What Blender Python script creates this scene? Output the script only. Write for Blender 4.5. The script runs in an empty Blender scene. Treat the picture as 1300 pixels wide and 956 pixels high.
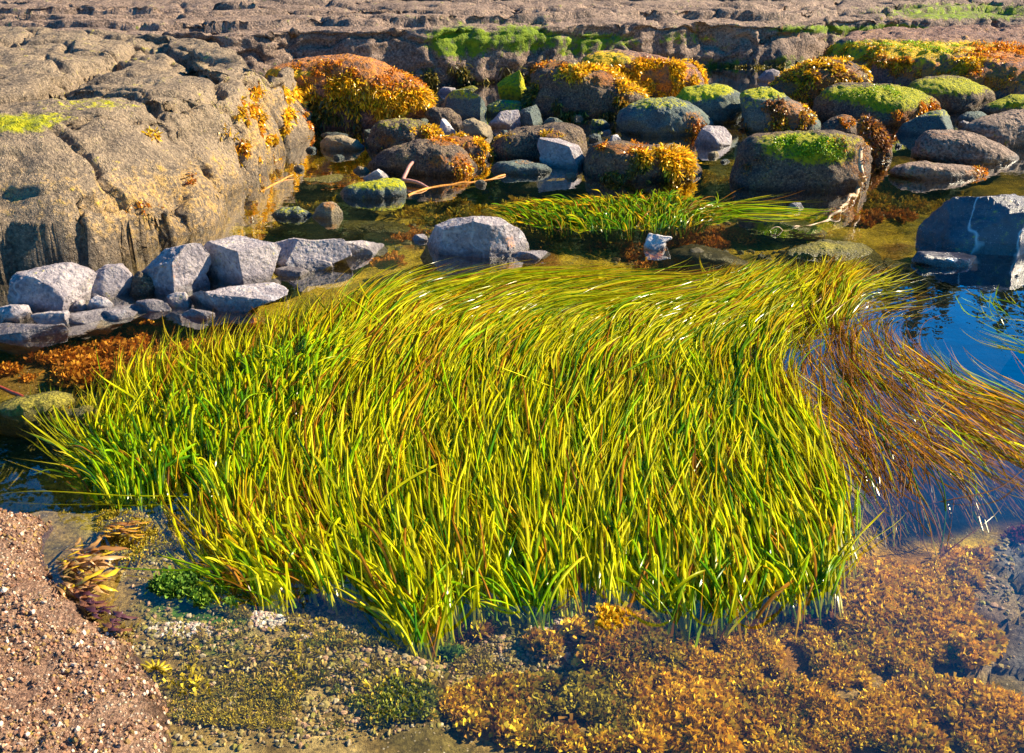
import bpy, math
import numpy as np

W0, H0, F = 1300.0, 956.0, 1264.0
CAMH, PITCH = 1.7, math.radians(26.4)
FWD = np.array([0, math.cos(PITCH), -math.sin(PITCH)])
UP = np.array([0, math.sin(PITCH), math.cos(PITCH)])
RT = np.array([1.0, 0, 0])
CAM = np.array([0, 0, CAMH])
SUN = np.array([0.88, 0.26, 0.60]); SUN = SUN / np.linalg.norm(SUN)

scene = bpy.context.scene
COL = scene.collection

# ------------------------------------------------------------------ helpers
def rays(p):
    p = np.atleast_2d(np.asarray(p, float))
    return ((p[:, 0:1] - 650) / F) * RT - ((p[:, 1:2] - 478) / F) * UP + FWD

def ground(p, z=0.0):
    """where a sight line through a spot of the photo meets the level z"""
    d = rays(p)
    return CAM + d * ((z - CAMH) / d[:, 2:3])

def project(P):
    q = P - CAM
    f = q @ FWD
    return np.stack([650 + F * (q @ RT) / f, 478 - F * (q @ UP) / f], 1), f

def _h(ix, iy, iz, seed):
    h = (ix.astype(np.uint32) * np.uint32(374761393) + iy.astype(np.uint32) * np.uint32(668265263)
         + iz.astype(np.uint32) * np.uint32(2147483647 - 58) + np.uint32((seed * 974634777) & 0xffffffff))
    h = (h ^ (h >> np.uint32(13))) * np.uint32(1274126177)
    h = (h ^ (h >> np.uint32(16))) * np.uint32(2246822519)
    h = h ^ (h >> np.uint32(15))
    return h.astype(np.float64) / 4294967295.0

def vnoise(p, seed=0):
    i = np.floor(p).astype(np.int64)
    f = p - i
    f = f * f * f * (f * (f * 6 - 15) + 10)
    r = 0
    for dx in (0, 1):
        wx = f[:, 0] if dx else 1 - f[:, 0]
        for dy in (0, 1):
            wy = f[:, 1] if dy else 1 - f[:, 1]
            for dz in (0, 1):
                wz = f[:, 2] if dz else 1 - f[:, 2]
                r = r + wx * wy * wz * _h(i[:, 0] + dx, i[:, 1] + dy, i[:, 2] + dz, seed)
    return r * 2 - 1

def fbm(p, octs=5, seed=0, gain=0.5, ridge=False):
    a, s, t = 1.0, 0, 0
    q = np.array(p, float)
    for o in range(octs):
        n = vnoise(q + 17.3 * o, seed + o * 7)
        if ridge:
            n = 1 - 2 * np.abs(n)
        s = s + a * n
        t += a
        a *= gain
        q = q * 2.03
    return s / t

def cells(p, seed=0):
    """distance to nearest and second nearest scattered point"""
    i = np.floor(p).astype(np.int64)
    d1 = np.full(len(p), 9.0); d2 = np.full(len(p), 9.0); idv = np.zeros(len(p))
    for dx in (-1, 0, 1):
        for dy in (-1, 0, 1):
            for dz in (-1, 0, 1):
                a, b, c = i[:, 0] + dx, i[:, 1] + dy, i[:, 2] + dz
                q = np.stack([a + _h(a, b, c, seed), b + _h(a, b, c, seed + 11), c + _h(a, b, c, seed + 23)], 1)
                d = np.linalg.norm(q - p, axis=1)
                m = d < d1
                d2 = np.where(m, d1, np.minimum(d2, d))
                idv = np.where(m, _h(a, b, c, seed + 31), idv)
                d1 = np.where(m, d, d1)
    return d1, d2, idv

def sstep(a, b, x):
    t = np.clip((x - a) / (b - a), 0, 1)
    return t * t * (3 - 2 * t)

def poly_sd(pts, poly):
    """signed distance, positive inside"""
    P = pts[:, :2]; poly = np.asarray(poly)[:, :2]
    d = np.full(len(P), 1e9); ins = np.zeros(len(P), bool)
    for k in range(len(poly)):
        a, b = poly[k], poly[(k + 1) % len(poly)]
        e = b - a; w = P - a
        t = np.clip((w @ e) / (e @ e + 1e-12), 0, 1)
        d = np.minimum(d, np.linalg.norm(w - t[:, None] * e, axis=1))
        c = ((a[1] > P[:, 1]) != (b[1] > P[:, 1]))
        xi = a[0] + (P[:, 1] - a[1]) / (b[1] - a[1] + 1e-12) * e[0]
        ins ^= c & (P[:, 0] < xi)
    return np.where(ins, d, -d)

def mesh_np(name, verts, faces, mat, k=4, smooth=True, origin=None, parent=None, attrs=None, uv=None):
    verts = np.asarray(verts, np.float64); faces = np.asarray(faces, np.int32)
    o = np.zeros(3) if origin is None else np.asarray(origin, float)
    me = bpy.data.meshes.new(name)
    me.vertices.add(len(verts)); me.vertices.foreach_set("co", (verts - o).astype(np.float32).ravel())
    n = len(faces)
    me.loops.add(n * k); me.loops.foreach_set("vertex_index", faces.ravel())
    me.polygons.add(n)
    me.polygons.foreach_set("loop_start", np.arange(0, n * k, k, dtype=np.int32))
    me.polygons.foreach_set("use_smooth", np.full(n, smooth))
    me.update(calc_edges=True)
    for an, av in (attrs or {}).items():
        a = me.attributes.new(an, 'FLOAT_COLOR', 'POINT')
        c = np.ones((len(verts), 4), np.float32); c[:, :3] = av
        a.data.foreach_set("color", c.ravel())
    if uv is not None:
        u = me.uv_layers.new(name="UVMap")
        u.data.foreach_set("uv", uv[faces.ravel()].astype(np.float32).ravel())
    me.materials.append(mat)
    ob = bpy.data.objects.new(name, me); COL.objects.link(ob)
    if parent is not None:
        ob.parent = parent
        ob.location = o - np.array(parent.location)
    else:
        ob.location = o
    return ob

def tag(o, label=None, cat=None, group=None, kind=None):
    if label: o['label'] = label
    if cat: o['category'] = cat
    if group: o['group'] = group
    if kind: o['kind'] = kind
    return o

# icosphere by numpy
def icosphere(n):
    t = (1 + 5 ** .5) / 2
    v = np.array([(-1, t, 0), (1, t, 0), (-1, -t, 0), (1, -t, 0), (0, -1, t), (0, 1, t), (0, -1, -t), (0, 1, -t),
                  (t, 0, -1), (t, 0, 1), (-t, 0, -1), (-t, 0, 1)], float)
    f = np.array([(0, 11, 5), (0, 5, 1), (0, 1, 7), (0, 7, 10), (0, 10, 11), (1, 5, 9), (5, 11, 4), (11, 10, 2), (10, 7, 6), (7, 1, 8),
                  (3, 9, 4), (3, 4, 2), (3, 2, 6), (3, 6, 8), (3, 8, 9), (4, 9, 5), (2, 4, 11), (6, 2, 10), (8, 6, 7), (9, 8, 1)])
    v /= np.linalg.norm(v, axis=1)[:, None]
    for _ in range(n):
        e = np.concatenate([f[:, [0, 1]], f[:, [1, 2]], f[:, [2, 0]]]); es = np.sort(e, 1)
        u, inv = np.unique(es, axis=0, return_inverse=True)
        inv = inv.reshape(-1)
        m = v[u[:, 0]] + v[u[:, 1]]; m /= np.linalg.norm(m, axis=1)[:, None]
        k = len(f); base = len(v); v = np.concatenate([v, m])
        a, b, c = inv[:k] + base, inv[k:2 * k] + base, inv[2 * k:] + base
        f = np.concatenate([np.stack([f[:, 0], a, c], 1), np.stack([f[:, 1], b, a], 1), np.stack([f[:, 2], c, b], 1), np.stack([a, b, c], 1)])
    return v, f
ICO = {n: icosphere(n) for n in (0, 1, 4, 5, 6)}

# ------------------------------------------------------------------ materials
def new_mat(name):
    m = bpy.data.materials.new(name); m.use_nodes = True
    nt = m.node_tree; nt.nodes.clear()
    return m, nt, (lambda t, **kw: _node(nt, t, **kw)), nt.links.new

def _node(nt, t, **kw):
    n = nt.nodes.new(t)
    for k, v in kw.items():
        if k.startswith('i_'):
            key = k[2:]
            n.inputs[int(key) if key.isdigit() else key.replace('_', ' ')].default_value = v
        else:
            setattr(n, k, v)
    return n

def ramp(N, L, src, stops, interp='LINEAR'):
    r = N('ShaderNodeValToRGB'); r.color_ramp.interpolation = interp
    e = r.color_ramp.elements
    while len(e) < len(stops): e.new(0.5)
    for i, (p, c) in enumerate(stops):
        e[i].position = p
        c = c if hasattr(c, '__len__') else (c, c, c)
        e[i].color = (*c[:3], 1)
    L(src, r.inputs[0])
    return r

def mixc(N, L, fac, a, b, blend='MIX'):
    m = N('ShaderNodeMix', data_type='RGBA', blend_type=blend)
    for s, i in ((fac, 0), (a, 6), (b, 7)):
        if hasattr(s, 'links'): L(s, m.inputs[i])
        else: m.inputs[i].default_value = s if i == 0 else (*s[:3], 1)
    return m.outputs[2]

def math_(N, L, op, a, b=0.0, clamp=False):
    m = N('ShaderNodeMath', operation=op, use_clamp=clamp)
    for s, i in ((a, 0), (b, 1)):
        if hasattr(s, 'links'): L(s, m.inputs[i])
        else: m.inputs[i].default_value = s
    return m.outputs[0]

def rock_material(name, ca, cb, speck, speck_amt=0.5, speck_scale=90, bump=0.6, rough=0.8, scale=6.0,
                  moss=(0.25, 0.42, 0.010), film=(0.50, 0.17, 0.02), spec=0.3, pit=1.0, grain=220, gk=1.0, veins=0.0):
    m, nt, N, L = new_mat(name)
    geo = N('ShaderNodeNewGeometry'); P = geo.outputs['Position']
    at = N('ShaderNodeAttribute', attribute_name='cover')
    sep = N('ShaderNodeSeparateColor'); L(at.outputs['Color'], sep.inputs[0])
    n1 = N('ShaderNodeTexNoise', i_Scale=scale, i_Detail=8.0, i_Roughness=0.65); L(P, n1.inputs['Vector'])
    n2 = N('ShaderNodeTexNoise', i_Scale=scale * 7, i_Detail=6.0, i_Roughness=0.7); L(P, n2.inputs['Vector'])
    n3 = N('ShaderNodeTexNoise', i_Scale=grain, i_Detail=3.0, i_Roughness=0.6); L(P, n3.inputs['Vector'])
    c = mixc(N, L, ramp(N, L, n1.outputs[0], [(0.36, 0.0), (0.64, 1.0)]).outputs[0], cb, ca)
    dark = tuple(x * 0.35 for x in cb)
    c = mixc(N, L, ramp(N, L, n2.outputs[0], [(0.30, 0.85), (0.48, 0.0)]).outputs[0], c, dark)
    lite = tuple(min(1, x * 1.45) for x in ca)
    c = mixc(N, L, ramp(N, L, n3.outputs[0], [(0.52, 0.0), (0.68, 0.8 * gk)]).outputs[0], c, lite)
    c = mixc(N, L, ramp(N, L, n3.outputs[0], [(0.32, 0.85 * gk), (0.48, 0.0)]).outputs[0], c, dark)
    # barnacles and shell specks
    vo = N('ShaderNodeTexVoronoi', i_Scale=speck_scale); vo.inputs['Randomness'].default_value = 1.0; L(P, vo.inputs['Vector'])
    dot = ramp(N, L, vo.outputs['Distance'], [(0.18, 1.0), (0.34, 0.0)]).outputs[0]
    sepv = N('ShaderNodeSeparateColor'); L(vo.outputs['Color'], sepv.inputs[0])
    pick = math_(N, L, 'GREATER_THAN', sepv.outputs[0], 1 - speck_amt)
    patch = ramp(N, L, n1.outputs[0], [(0.38, 0.15), (0.62, 1.0)]).outputs[0]
    sf = math_(N, L, 'MULTIPLY', math_(N, L, 'MULTIPLY', dot, pick), patch)
    c = mixc(N, L, sf, c, speck)
    if veins:
        wn = N('ShaderNodeTexNoise', i_Scale=2.3, i_Detail=3.0); L(P, wn.inputs['Vector'])
        vl = math_(N, L, 'ABSOLUTE', math_(N, L, 'SUBTRACT', wn.outputs[0], 0.5))
        vf = ramp(N, L, vl, [(0.0, veins), (0.012, 0.0)]).outputs[0]
        c = mixc(N, L, vf, c, (0.7, 0.68, 0.68))
    # algal film, golden front tone on the outcrop (cover green channel) and green turf (cover red channel)
    nb = math_(N, L, 'MULTIPLY', math_(N, L, 'SUBTRACT', n2.outputs[0], 0.5), 1.6)
    ff = math_(N, L, 'MULTIPLY', math_(N, L, 'SUBTRACT', math_(N, L, 'ADD', math_(N, L, 'MULTIPLY', sep.outputs[1], 0.8), math_(N, L, 'ADD', math_(N, L, 'MULTIPLY', nb, 1.5), math_(N, L, 'SUBTRACT', n3.outputs[0], 0.5))), 0.42), 2.0, True)
    fc = mixc(N, L, n3.outputs[0], tuple(x * 0.45 for x in film), tuple(min(1, x * 1.5) for x in film))
    c = mixc(N, L, math_(N, L, 'MULTIPLY', ff, 0.8), c, fc)
    mf = math_(N, L, 'MULTIPLY', math_(N, L, 'SUBTRACT', math_(N, L, 'ADD', sep.outputs[0], math_(N, L, 'ADD', math_(N, L, 'MULTIPLY', nb, 1.7), math_(N, L, 'MULTIPLY', math_(N, L, 'SUBTRACT', n1.outputs[0], 0.5), 1.2))), 0.34), 2.0, True)
    mc = mixc(N, L, ramp(N, L, n2.outputs[0], [(0.35, 0.0), (0.65, 1.0)]).outputs[0], tuple(x * 0.5 for x in moss), (moss[0] * 2.6, moss[1] * 1.35, moss[2]))
    c = mixc(N, L, mf, c, mc)
    wet = sep.outputs[2]
    wd = mixc(N, L, wet, (1, 1, 1), (0.5, 0.5, 0.5))
    c = mixc(N, L, 1.0, c, wd, 'MULTIPLY')
    # relief
    h = math_(N, L, 'ADD', math_(N, L, 'MULTIPLY', n2.outputs[0], 0.8 * pit), math_(N, L, 'MULTIPLY', n3.outputs[0], 0.35))
    h = math_(N, L, 'ADD', h, math_(N, L, 'MULTIPLY', sf, 0.3))
    b = N('ShaderNodeBump', i_Strength=bump, i_Distance=0.045); L(h, b.inputs['Height'])
    bs = N('ShaderNodeBsdfPrincipled'); L(c, bs.inputs['Base Color']); L(b.outputs[0], bs.inputs['Normal'])
    r = math_(N, L, 'SUBTRACT', rough, math_(N, L, 'MULTIPLY', wet, 0.45)); L(r, bs.inputs['Roughness'])
    bs.inputs['Specular IOR Level'].default_value = spec
    o = N('ShaderNodeOutputMaterial'); L(bs.outputs[0], o.inputs[0])
    return m

M = {}
M['ledge'] = rock_material('ledge_stone', (0.36, 0.245, 0.175), (0.16, 0.11, 0.085), (0.5, 0.40, 0.33), 0.35, 60, 1.0, scale=2.2, grain=50, moss=(0.11, 0.27, 0.012))  # moss toned darker here: the shade on the ledge face is in its colour
M['outcrop'] = rock_material('outcrop_stone', (0.38, 0.275, 0.175), (0.16, 0.12, 0.085), (0.66, 0.52, 0.34), 0.6, 75, 1.0, scale=2.6, grain=60, gk=.75, pit=1.3, film=(0.62, 0.37, 0.10))  # film here: golden barnacle tone with sunlit gold put into the colour
M['shelf'] = rock_material('weedy_shelf_stone', (0.36, 0.20, 0.13), (0.18, 0.11, 0.10), (0.55, 0.42, 0.3), 0.4, 50, 1.0, scale=3, grain=60, film=(0.66, 0.22, 0.015), moss=(0.42, 0.46, 0.015))
M['barnacle'] = rock_material('barnacle_stone', (0.52, 0.31, 0.19), (0.27, 0.14, 0.09), (0.92, 0.76, 0.56), 0.75, 85, 1.0, scale=9, grain=120)
M['brown'] = rock_material('brown_stone', (0.27, 0.185, 0.11), (0.10, 0.075, 0.075), (0.55, 0.44, 0.30), 0.65, 62, 1.0, scale=6, grain=70, pit=1.3)
M['bluegrey'] = rock_material('bluish_stone', (0.17, 0.21, 0.17), (0.08, 0.10, 0.11), (0.42, 0.4, 0.30), 0.3, 90, 0.7, scale=6, grain=110, gk=.7)
M['purple'] = rock_material('purple_stone', (0.48, 0.41, 0.395), (0.22, 0.19, 0.21), (0.55, 0.46, 0.40), 0.2, 80, 0.6, scale=7, pit=0.8, grain=60, gk=.4, veins=.35)
M['pale'] = rock_material('pale_stone', (0.72, 0.66, 0.62), (0.46, 0.41, 0.40), (0.8, 0.78, 0.75), 0.2, 120, 0.4, scale=12, pit=0.4, gk=.4)
M['tan'] = rock_material('tan_stone', (0.42, 0.32, 0.18), (0.2, 0.16, 0.11), (0.5, 0.44, 0.35), 0.25, 120, 0.5, scale=14, gk=.6)
M['dark'] = rock_material('dark_stone', (0.10, 0.09, 0.11), (0.04, 0.04, 0.055), (0.35, 0.3, 0.3), 0.3, 110, 0.5, rough=0.32, spec=0.8, scale=5, pit=0.5, gk=.5, veins=.9)
M['olive'] = rock_material('drowned_stone', (0.40, 0.33, 0.035), (0.20, 0.17, 0.03), (0.55, 0.45, 0.10), 0.35, 90, 0.8, scale=7, grain=100)
M['slab'] = rock_material('drowned_slab', (0.32, 0.26, 0.12), (0.18, 0.15, 0.08), (0.42, 0.34, 0.16), 0.2, 120, 0.3, scale=5, pit=0.5, gk=.6)

def attr_mat(name, attr='tint', rough=0.45, trans=0.0, spec=0.5, rib=False, var=0.0, scale=80):
    m, nt, N, L = new_mat(name)
    at = N('ShaderNodeAttribute', attribute_name=attr); c = at.outputs['Color']
    if var:
        geo = N('ShaderNodeNewGeometry')
        n = N('ShaderNodeTexNoise', i_Scale=scale, i_Detail=3.0); L(geo.outputs['Position'], n.inputs['Vector'])
        v = ramp(N, L, n.outputs[0], [(0.3, 1 - var), (0.7, 1 + var)]).outputs[0]
        c = mixc(N, L, 1.0, c, v, 'MULTIPLY')
    bs = N('ShaderNodeBsdfPrincipled'); L(c, bs.inputs['Base Color'])
    bs.inputs['Roughness'].default_value = rough; bs.inputs['Specular IOR Level'].default_value = spec
    if rib:
        uv = N('ShaderNodeUVMap'); s = N('ShaderNodeSeparateXYZ'); L(uv.outputs[0], s.inputs[0])
        h = math_(N, L, 'ABSOLUTE', math_(N, L, 'SUBTRACT', s.outputs[0], 0.5))
        b = N('ShaderNodeBump', i_Strength=1.0, i_Distance=0.006); L(h, b.inputs['Height']); L(b.outputs[0], bs.inputs['Normal'])
    out = N('ShaderNodeOutputMaterial')
    if trans:
        t = N('ShaderNodeBsdfTranslucent'); L(c, t.inputs[0])
        mx = N('ShaderNodeMixShader'); mx.inputs[0].default_value = trans
        L(bs.outputs[0], mx.inputs[1]); L(t.outputs[0], mx.inputs[2]); L(mx.outputs[0], out.inputs[0])
    else:
        L(bs.outputs[0], out.inputs[0])
    return m
M['grass'] = attr_mat('wet_surfgrass', rough=0.2, trans=0.52, spec=0.22, rib=True)
M['weed'] = attr_mat('rockweed_fronds', rough=0.35, trans=0.35, spec=0.5)
M['coral'] = attr_mat('bushy_algae', rough=0.7, trans=0.2, spec=0.2)
M['stipe'] = attr_mat('kelp_stipe', rough=0.5, spec=0.4, var=0.35)
M['shells'] = attr_mat('shell_grit', rough=0.6, spec=0.3, var=0.3, scale=200)
M['trees'] = attr_mat('far_conifers', rough=0.9, spec=0.1)

def seabed_mat():
    m, nt, N, L = new_mat('pool_bed')
    geo = N('ShaderNodeNewGeometry'); P = geo.outputs['Position']
    at = N('ShaderNodeAttribute', attribute_name='tint')
    n1 = N('ShaderNodeTexNoise', i_Scale=9.0, i_Detail=8.0, i_Roughness=0.7); L(P, n1.inputs['Vector'])
    n2 = N('ShaderNodeTexNoise', i_Scale=70.0, i_Detail=6.0, i_Roughness=0.75); L(P, n2.inputs['Vector'])
    vo = N('ShaderNodeTexVoronoi', i_Scale=120.0); L(P, vo.inputs['Vector'])
    c = mixc(N, L, 1.0, at.outputs['Color'], ramp(N, L, n1.outputs[0], [(0.3, 0.45), (0.7, 1.5)]).outputs[0], 'MULTIPLY')
    c = mixc(N, L, 1.0, c, ramp(N, L, n2.outputs[0], [(0.32, 0.3), (0.68, 1.8)]).outputs[0], 'MULTIPLY')
    sv = N('ShaderNodeSeparateColor'); L(vo.outputs['Color'], sv.inputs[0])
    f = math_(N, L, 'MULTIPLY', math_(N, L, 'GREATER_THAN', sv.outputs[0], 0.86), ramp(N, L, vo.outputs['Distance'], [(0.2, 1.0), (0.35, 0.0)]).outputs[0])
    st = N('ShaderNodeSeparateColor'); L(at.outputs['Color'], st.inputs[0])
    f = math_(N, L, 'MULTIPLY', f, math_(N, L, 'GREATER_THAN', st.outputs[0], 0.1))
    c = mixc(N, L, f, c, mixc(N, L, sv.outputs[1], (0.5, 0.33, 0.16), (0.62, 0.56, 0.48)))
    b = N('ShaderNodeBump', i_Strength=0.9, i_Distance=0.02); L(math_(N, L, 'ADD', n2.outputs[0], n1.outputs[0]), b.inputs['Height'])
    bs = N('ShaderNodeBsdfPrincipled'); L(c, bs.inputs['Base Color']); L(b.outputs[0], bs.inputs['Normal']); bs.inputs['Roughness'].default_value = 0.9; bs.inputs['Specular IOR Level'].default_value = 0.05
    o = N('ShaderNodeOutputMaterial'); L(bs.outputs[0], o.inputs[0])
    return m
M['seabed'] = seabed_mat()

def water_mat():
    m, nt, N, L = new_mat('pool_water')
    geo = N('ShaderNodeNewGeometry'); P = geo.outputs['Position']
    n1 = N('ShaderNodeTexNoise', i_Scale=5.0, i_Detail=3.0, i_Roughness=0.5); L(P, n1.inputs['Vector'])
    n2 = N('ShaderNodeTexNoise', i_Scale=26.0, i_Detail=2.0); L(P, n2.inputs['Vector'])
    h = math_(N, L, 'ADD', n1.outputs[0], math_(N, L, 'MULTIPLY', n2.outputs[0], 0.12))
    b = N('ShaderNodeBump', i_Strength=0.22, i_Distance=0.012); L(h, b.inputs['Height'])
    dp = N('ShaderNodeVectorMath', operation='DOT_PRODUCT'); L(b.outputs[0], dp.inputs[0]); L(geo.outputs['Incoming'], dp.inputs[1])
    cs = math_(N, L, 'ABSOLUTE', dp.outputs['Value'])
    fz = math_(N, L, 'POWER', math_(N, L, 'SUBTRACT', 1.0, cs, True), 3.7)
    fac = math_(N, L, 'ADD', math_(N, L, 'MULTIPLY', fz, 2.2), 0.045, True)
    t = N('ShaderNodeBsdfTransparent'); t.inputs[0].default_value = (0.96, 0.96, 0.84, 1)
    g = N('ShaderNodeBsdfGlossy'); g.inputs['Roughness'].default_value = 0.02; L(b.outputs[0], g.inputs['Normal'])
    mx = N('ShaderNodeMixShader'); L(fac, mx.inputs[0]); L(t.outputs[0], mx.inputs[1]); L(g.outputs[0], mx.inputs[2])
    o = N('ShaderNodeOutputMaterial'); L(mx.outputs[0], o.inputs[0])
    return m
M['water'] = water_mat()

# ------------------------------------------------------------------ cover masks
def ell(pts2, spots, soft=0.45):
    """pts2 photo positions; spots (x, y, rx, ry[, strength])"""
    r = np.zeros(len(pts2))
    for s in spots or ():
        d = np.hypot((pts2[:, 0] - s[0]) / s[2], (pts2[:, 1] - s[1]) / s[3])
        r = np.maximum(r, (1 - sstep(1 - soft, 1 + soft, d)) * (s[4] if len(s) > 4 else 1.0))
    return r

def cover_of(V, moss, film, wet_h=0.035, seed=0, wet=True):
    p2, _ = project(V)
    c = np.zeros((len(V), 3))
    c[:, 0] = ell(p2, [(m[0], m[1] + 1, m[2] * 1.3, m[3] * 1.35) + tuple(m[4:]) for m in moss]) if moss else 0
    c[:, 1] = ell(p2, film) if film else 0
    if wet:
        n = vnoise(V * 7, seed) * 0.018
        c[:, 2] = 1 - sstep(wet_h * 0.4, wet_h * 1.4, V[:, 2] + n)
    return c

def vnormals(V, Fc):
    a, b, c = V[Fc[:, 0]], V[Fc[:, 1]], V[Fc[:, 2]]
    fn = np.cross(b - a, c - a)
    n = np.zeros_like(V)
    for k in range(Fc.shape[1]):
        for ax in range(3):
            n[:, ax] += np.bincount(Fc[:, k], fn[:, ax], len(V))
    return n / (np.linalg.norm(n, axis=1)[:, None] + 1e-12)

WEED = {'gold': ((0.95, 0.60, 0.02), (0.78, 0.38, 0.012), (0.42, 0.26, 0.02)),
        'rust': ((0.72, 0.27, 0.015), (0.46, 0.13, 0.012), (0.85, 0.46, 0.02)),
        'olive': ((0.17, 0.15, 0.03), (0.10, 0.08, 0.02), (0.42, 0.3, 0.04)),
        'brown': ((0.30, 0.13, 0.04), (0.20, 0.08, 0.04), (0.45, 0.22, 0.05)),
        'green': ((0.30, 0.46, 0.015), (0.46, 0.56, 0.02), (0.12, 0.30, 0.01))}

def fronds(name, P, Nn, parent, kind='gold', L0=0.05, Wd=0.011, seed=1, hang=0.9, mat='weed', segs=4):
    """flat forked rockweed fronds growing out of a surface and hanging down"""
    rng = np.random.default_rng(seed)
    n = len(P)
    if n == 0: return None
    Ln = L0 * .72 * rng.uniform(0.5, 1.3, n); Wn = Wd * .78 * rng.uniform(0.5, 1.3, n)
    d = Nn * 0.30 + rng.normal(0, 0.42, (n, 3)); d[:, 2] -= hang * 0.6 * (1 - np.clip(Nn[:, 2], 0, 1))
    d /= np.linalg.norm(d, axis=1)[:, None]
    pal = np.array(WEED[kind]); col = pal[rng.choice(3, n, p=[.5, .3, .2])] * rng.uniform(0.45, 1.5, (n, 1))
    vs, fs, cs = [], [], []
    q = P - Nn * 0.004
    side = np.cross(d, rng.normal(0, 1, (n, 3))); side /= np.linalg.norm(side, axis=1)[:, None]
    base = 0
    rows = []
    for k in range(segs + 1):
        w = Wn * (0.35, 0.8, 1.0, 1.15, 0.5, 0.3)[min(k, 5)]
        rows.append((q - side * w[:, None] * .5, q + side * w[:, None] * .5))
        d = d + rng.normal(0, 0.28, (n, 3)); d[:, 2] -= hang * 0.22
        # do not dive into the rock
        dn = np.sum(d * Nn, 1); d += Nn * np.clip(0.08 - dn, 0, 2)[:, None]
        d /= np.linalg.norm(d, axis=1)[:, None]
        q = q + d * (Ln / segs)[:, None]
        side = side + rng.normal(0, 0.25, (n, 3)); side -= d * np.sum(side * d, 1)[:, None]; side /= np.linalg.norm(side, axis=1)[:, None]
    V = np.stack([x for r in rows for x in r], 1).reshape(-1, 3)
    m = 2 * (segs + 1)
    st = np.arange(n)[:, None, None] * m
    f = np.array([[2 * k, 2 * k + 1, 2 * k + 3, 2 * k + 2] for k in range(segs)])[None]
    Fq = (st + f).reshape(-1, 4)
    tint = np.repeat(col, m, 0)
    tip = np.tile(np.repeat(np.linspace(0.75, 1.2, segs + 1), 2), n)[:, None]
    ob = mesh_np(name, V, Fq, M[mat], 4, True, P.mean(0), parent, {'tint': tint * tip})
    ob['kind'] = 'stuff'
    return ob

def pick_points(V, Nn, spots, count, rng, zmin=-0.05, face=-0.15):
    p2, f = project(V)
    m = ell(p2, spots, 0.3)
    view = (CAM - V); view /= np.linalg.norm(view, axis=1)[:, None]
    m = m * (np.sum(view * Nn, 1) > face) * (V[:, 2] > zmin)
    cl = 0.5 + 0.5 * fbm(V * 9, 2, 5)
    m = m * sstep(0.47, 0.62, cl)
    if m.sum() < 1e-6: return np.zeros((0, 3)), np.zeros((0, 3))
    count = int(count * 1.45); i = rng.choice(len(V), count, p=m / m.sum())
    return V[i] + rng.normal(0, 0.006, (count, 3)), Nn[i]

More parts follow.
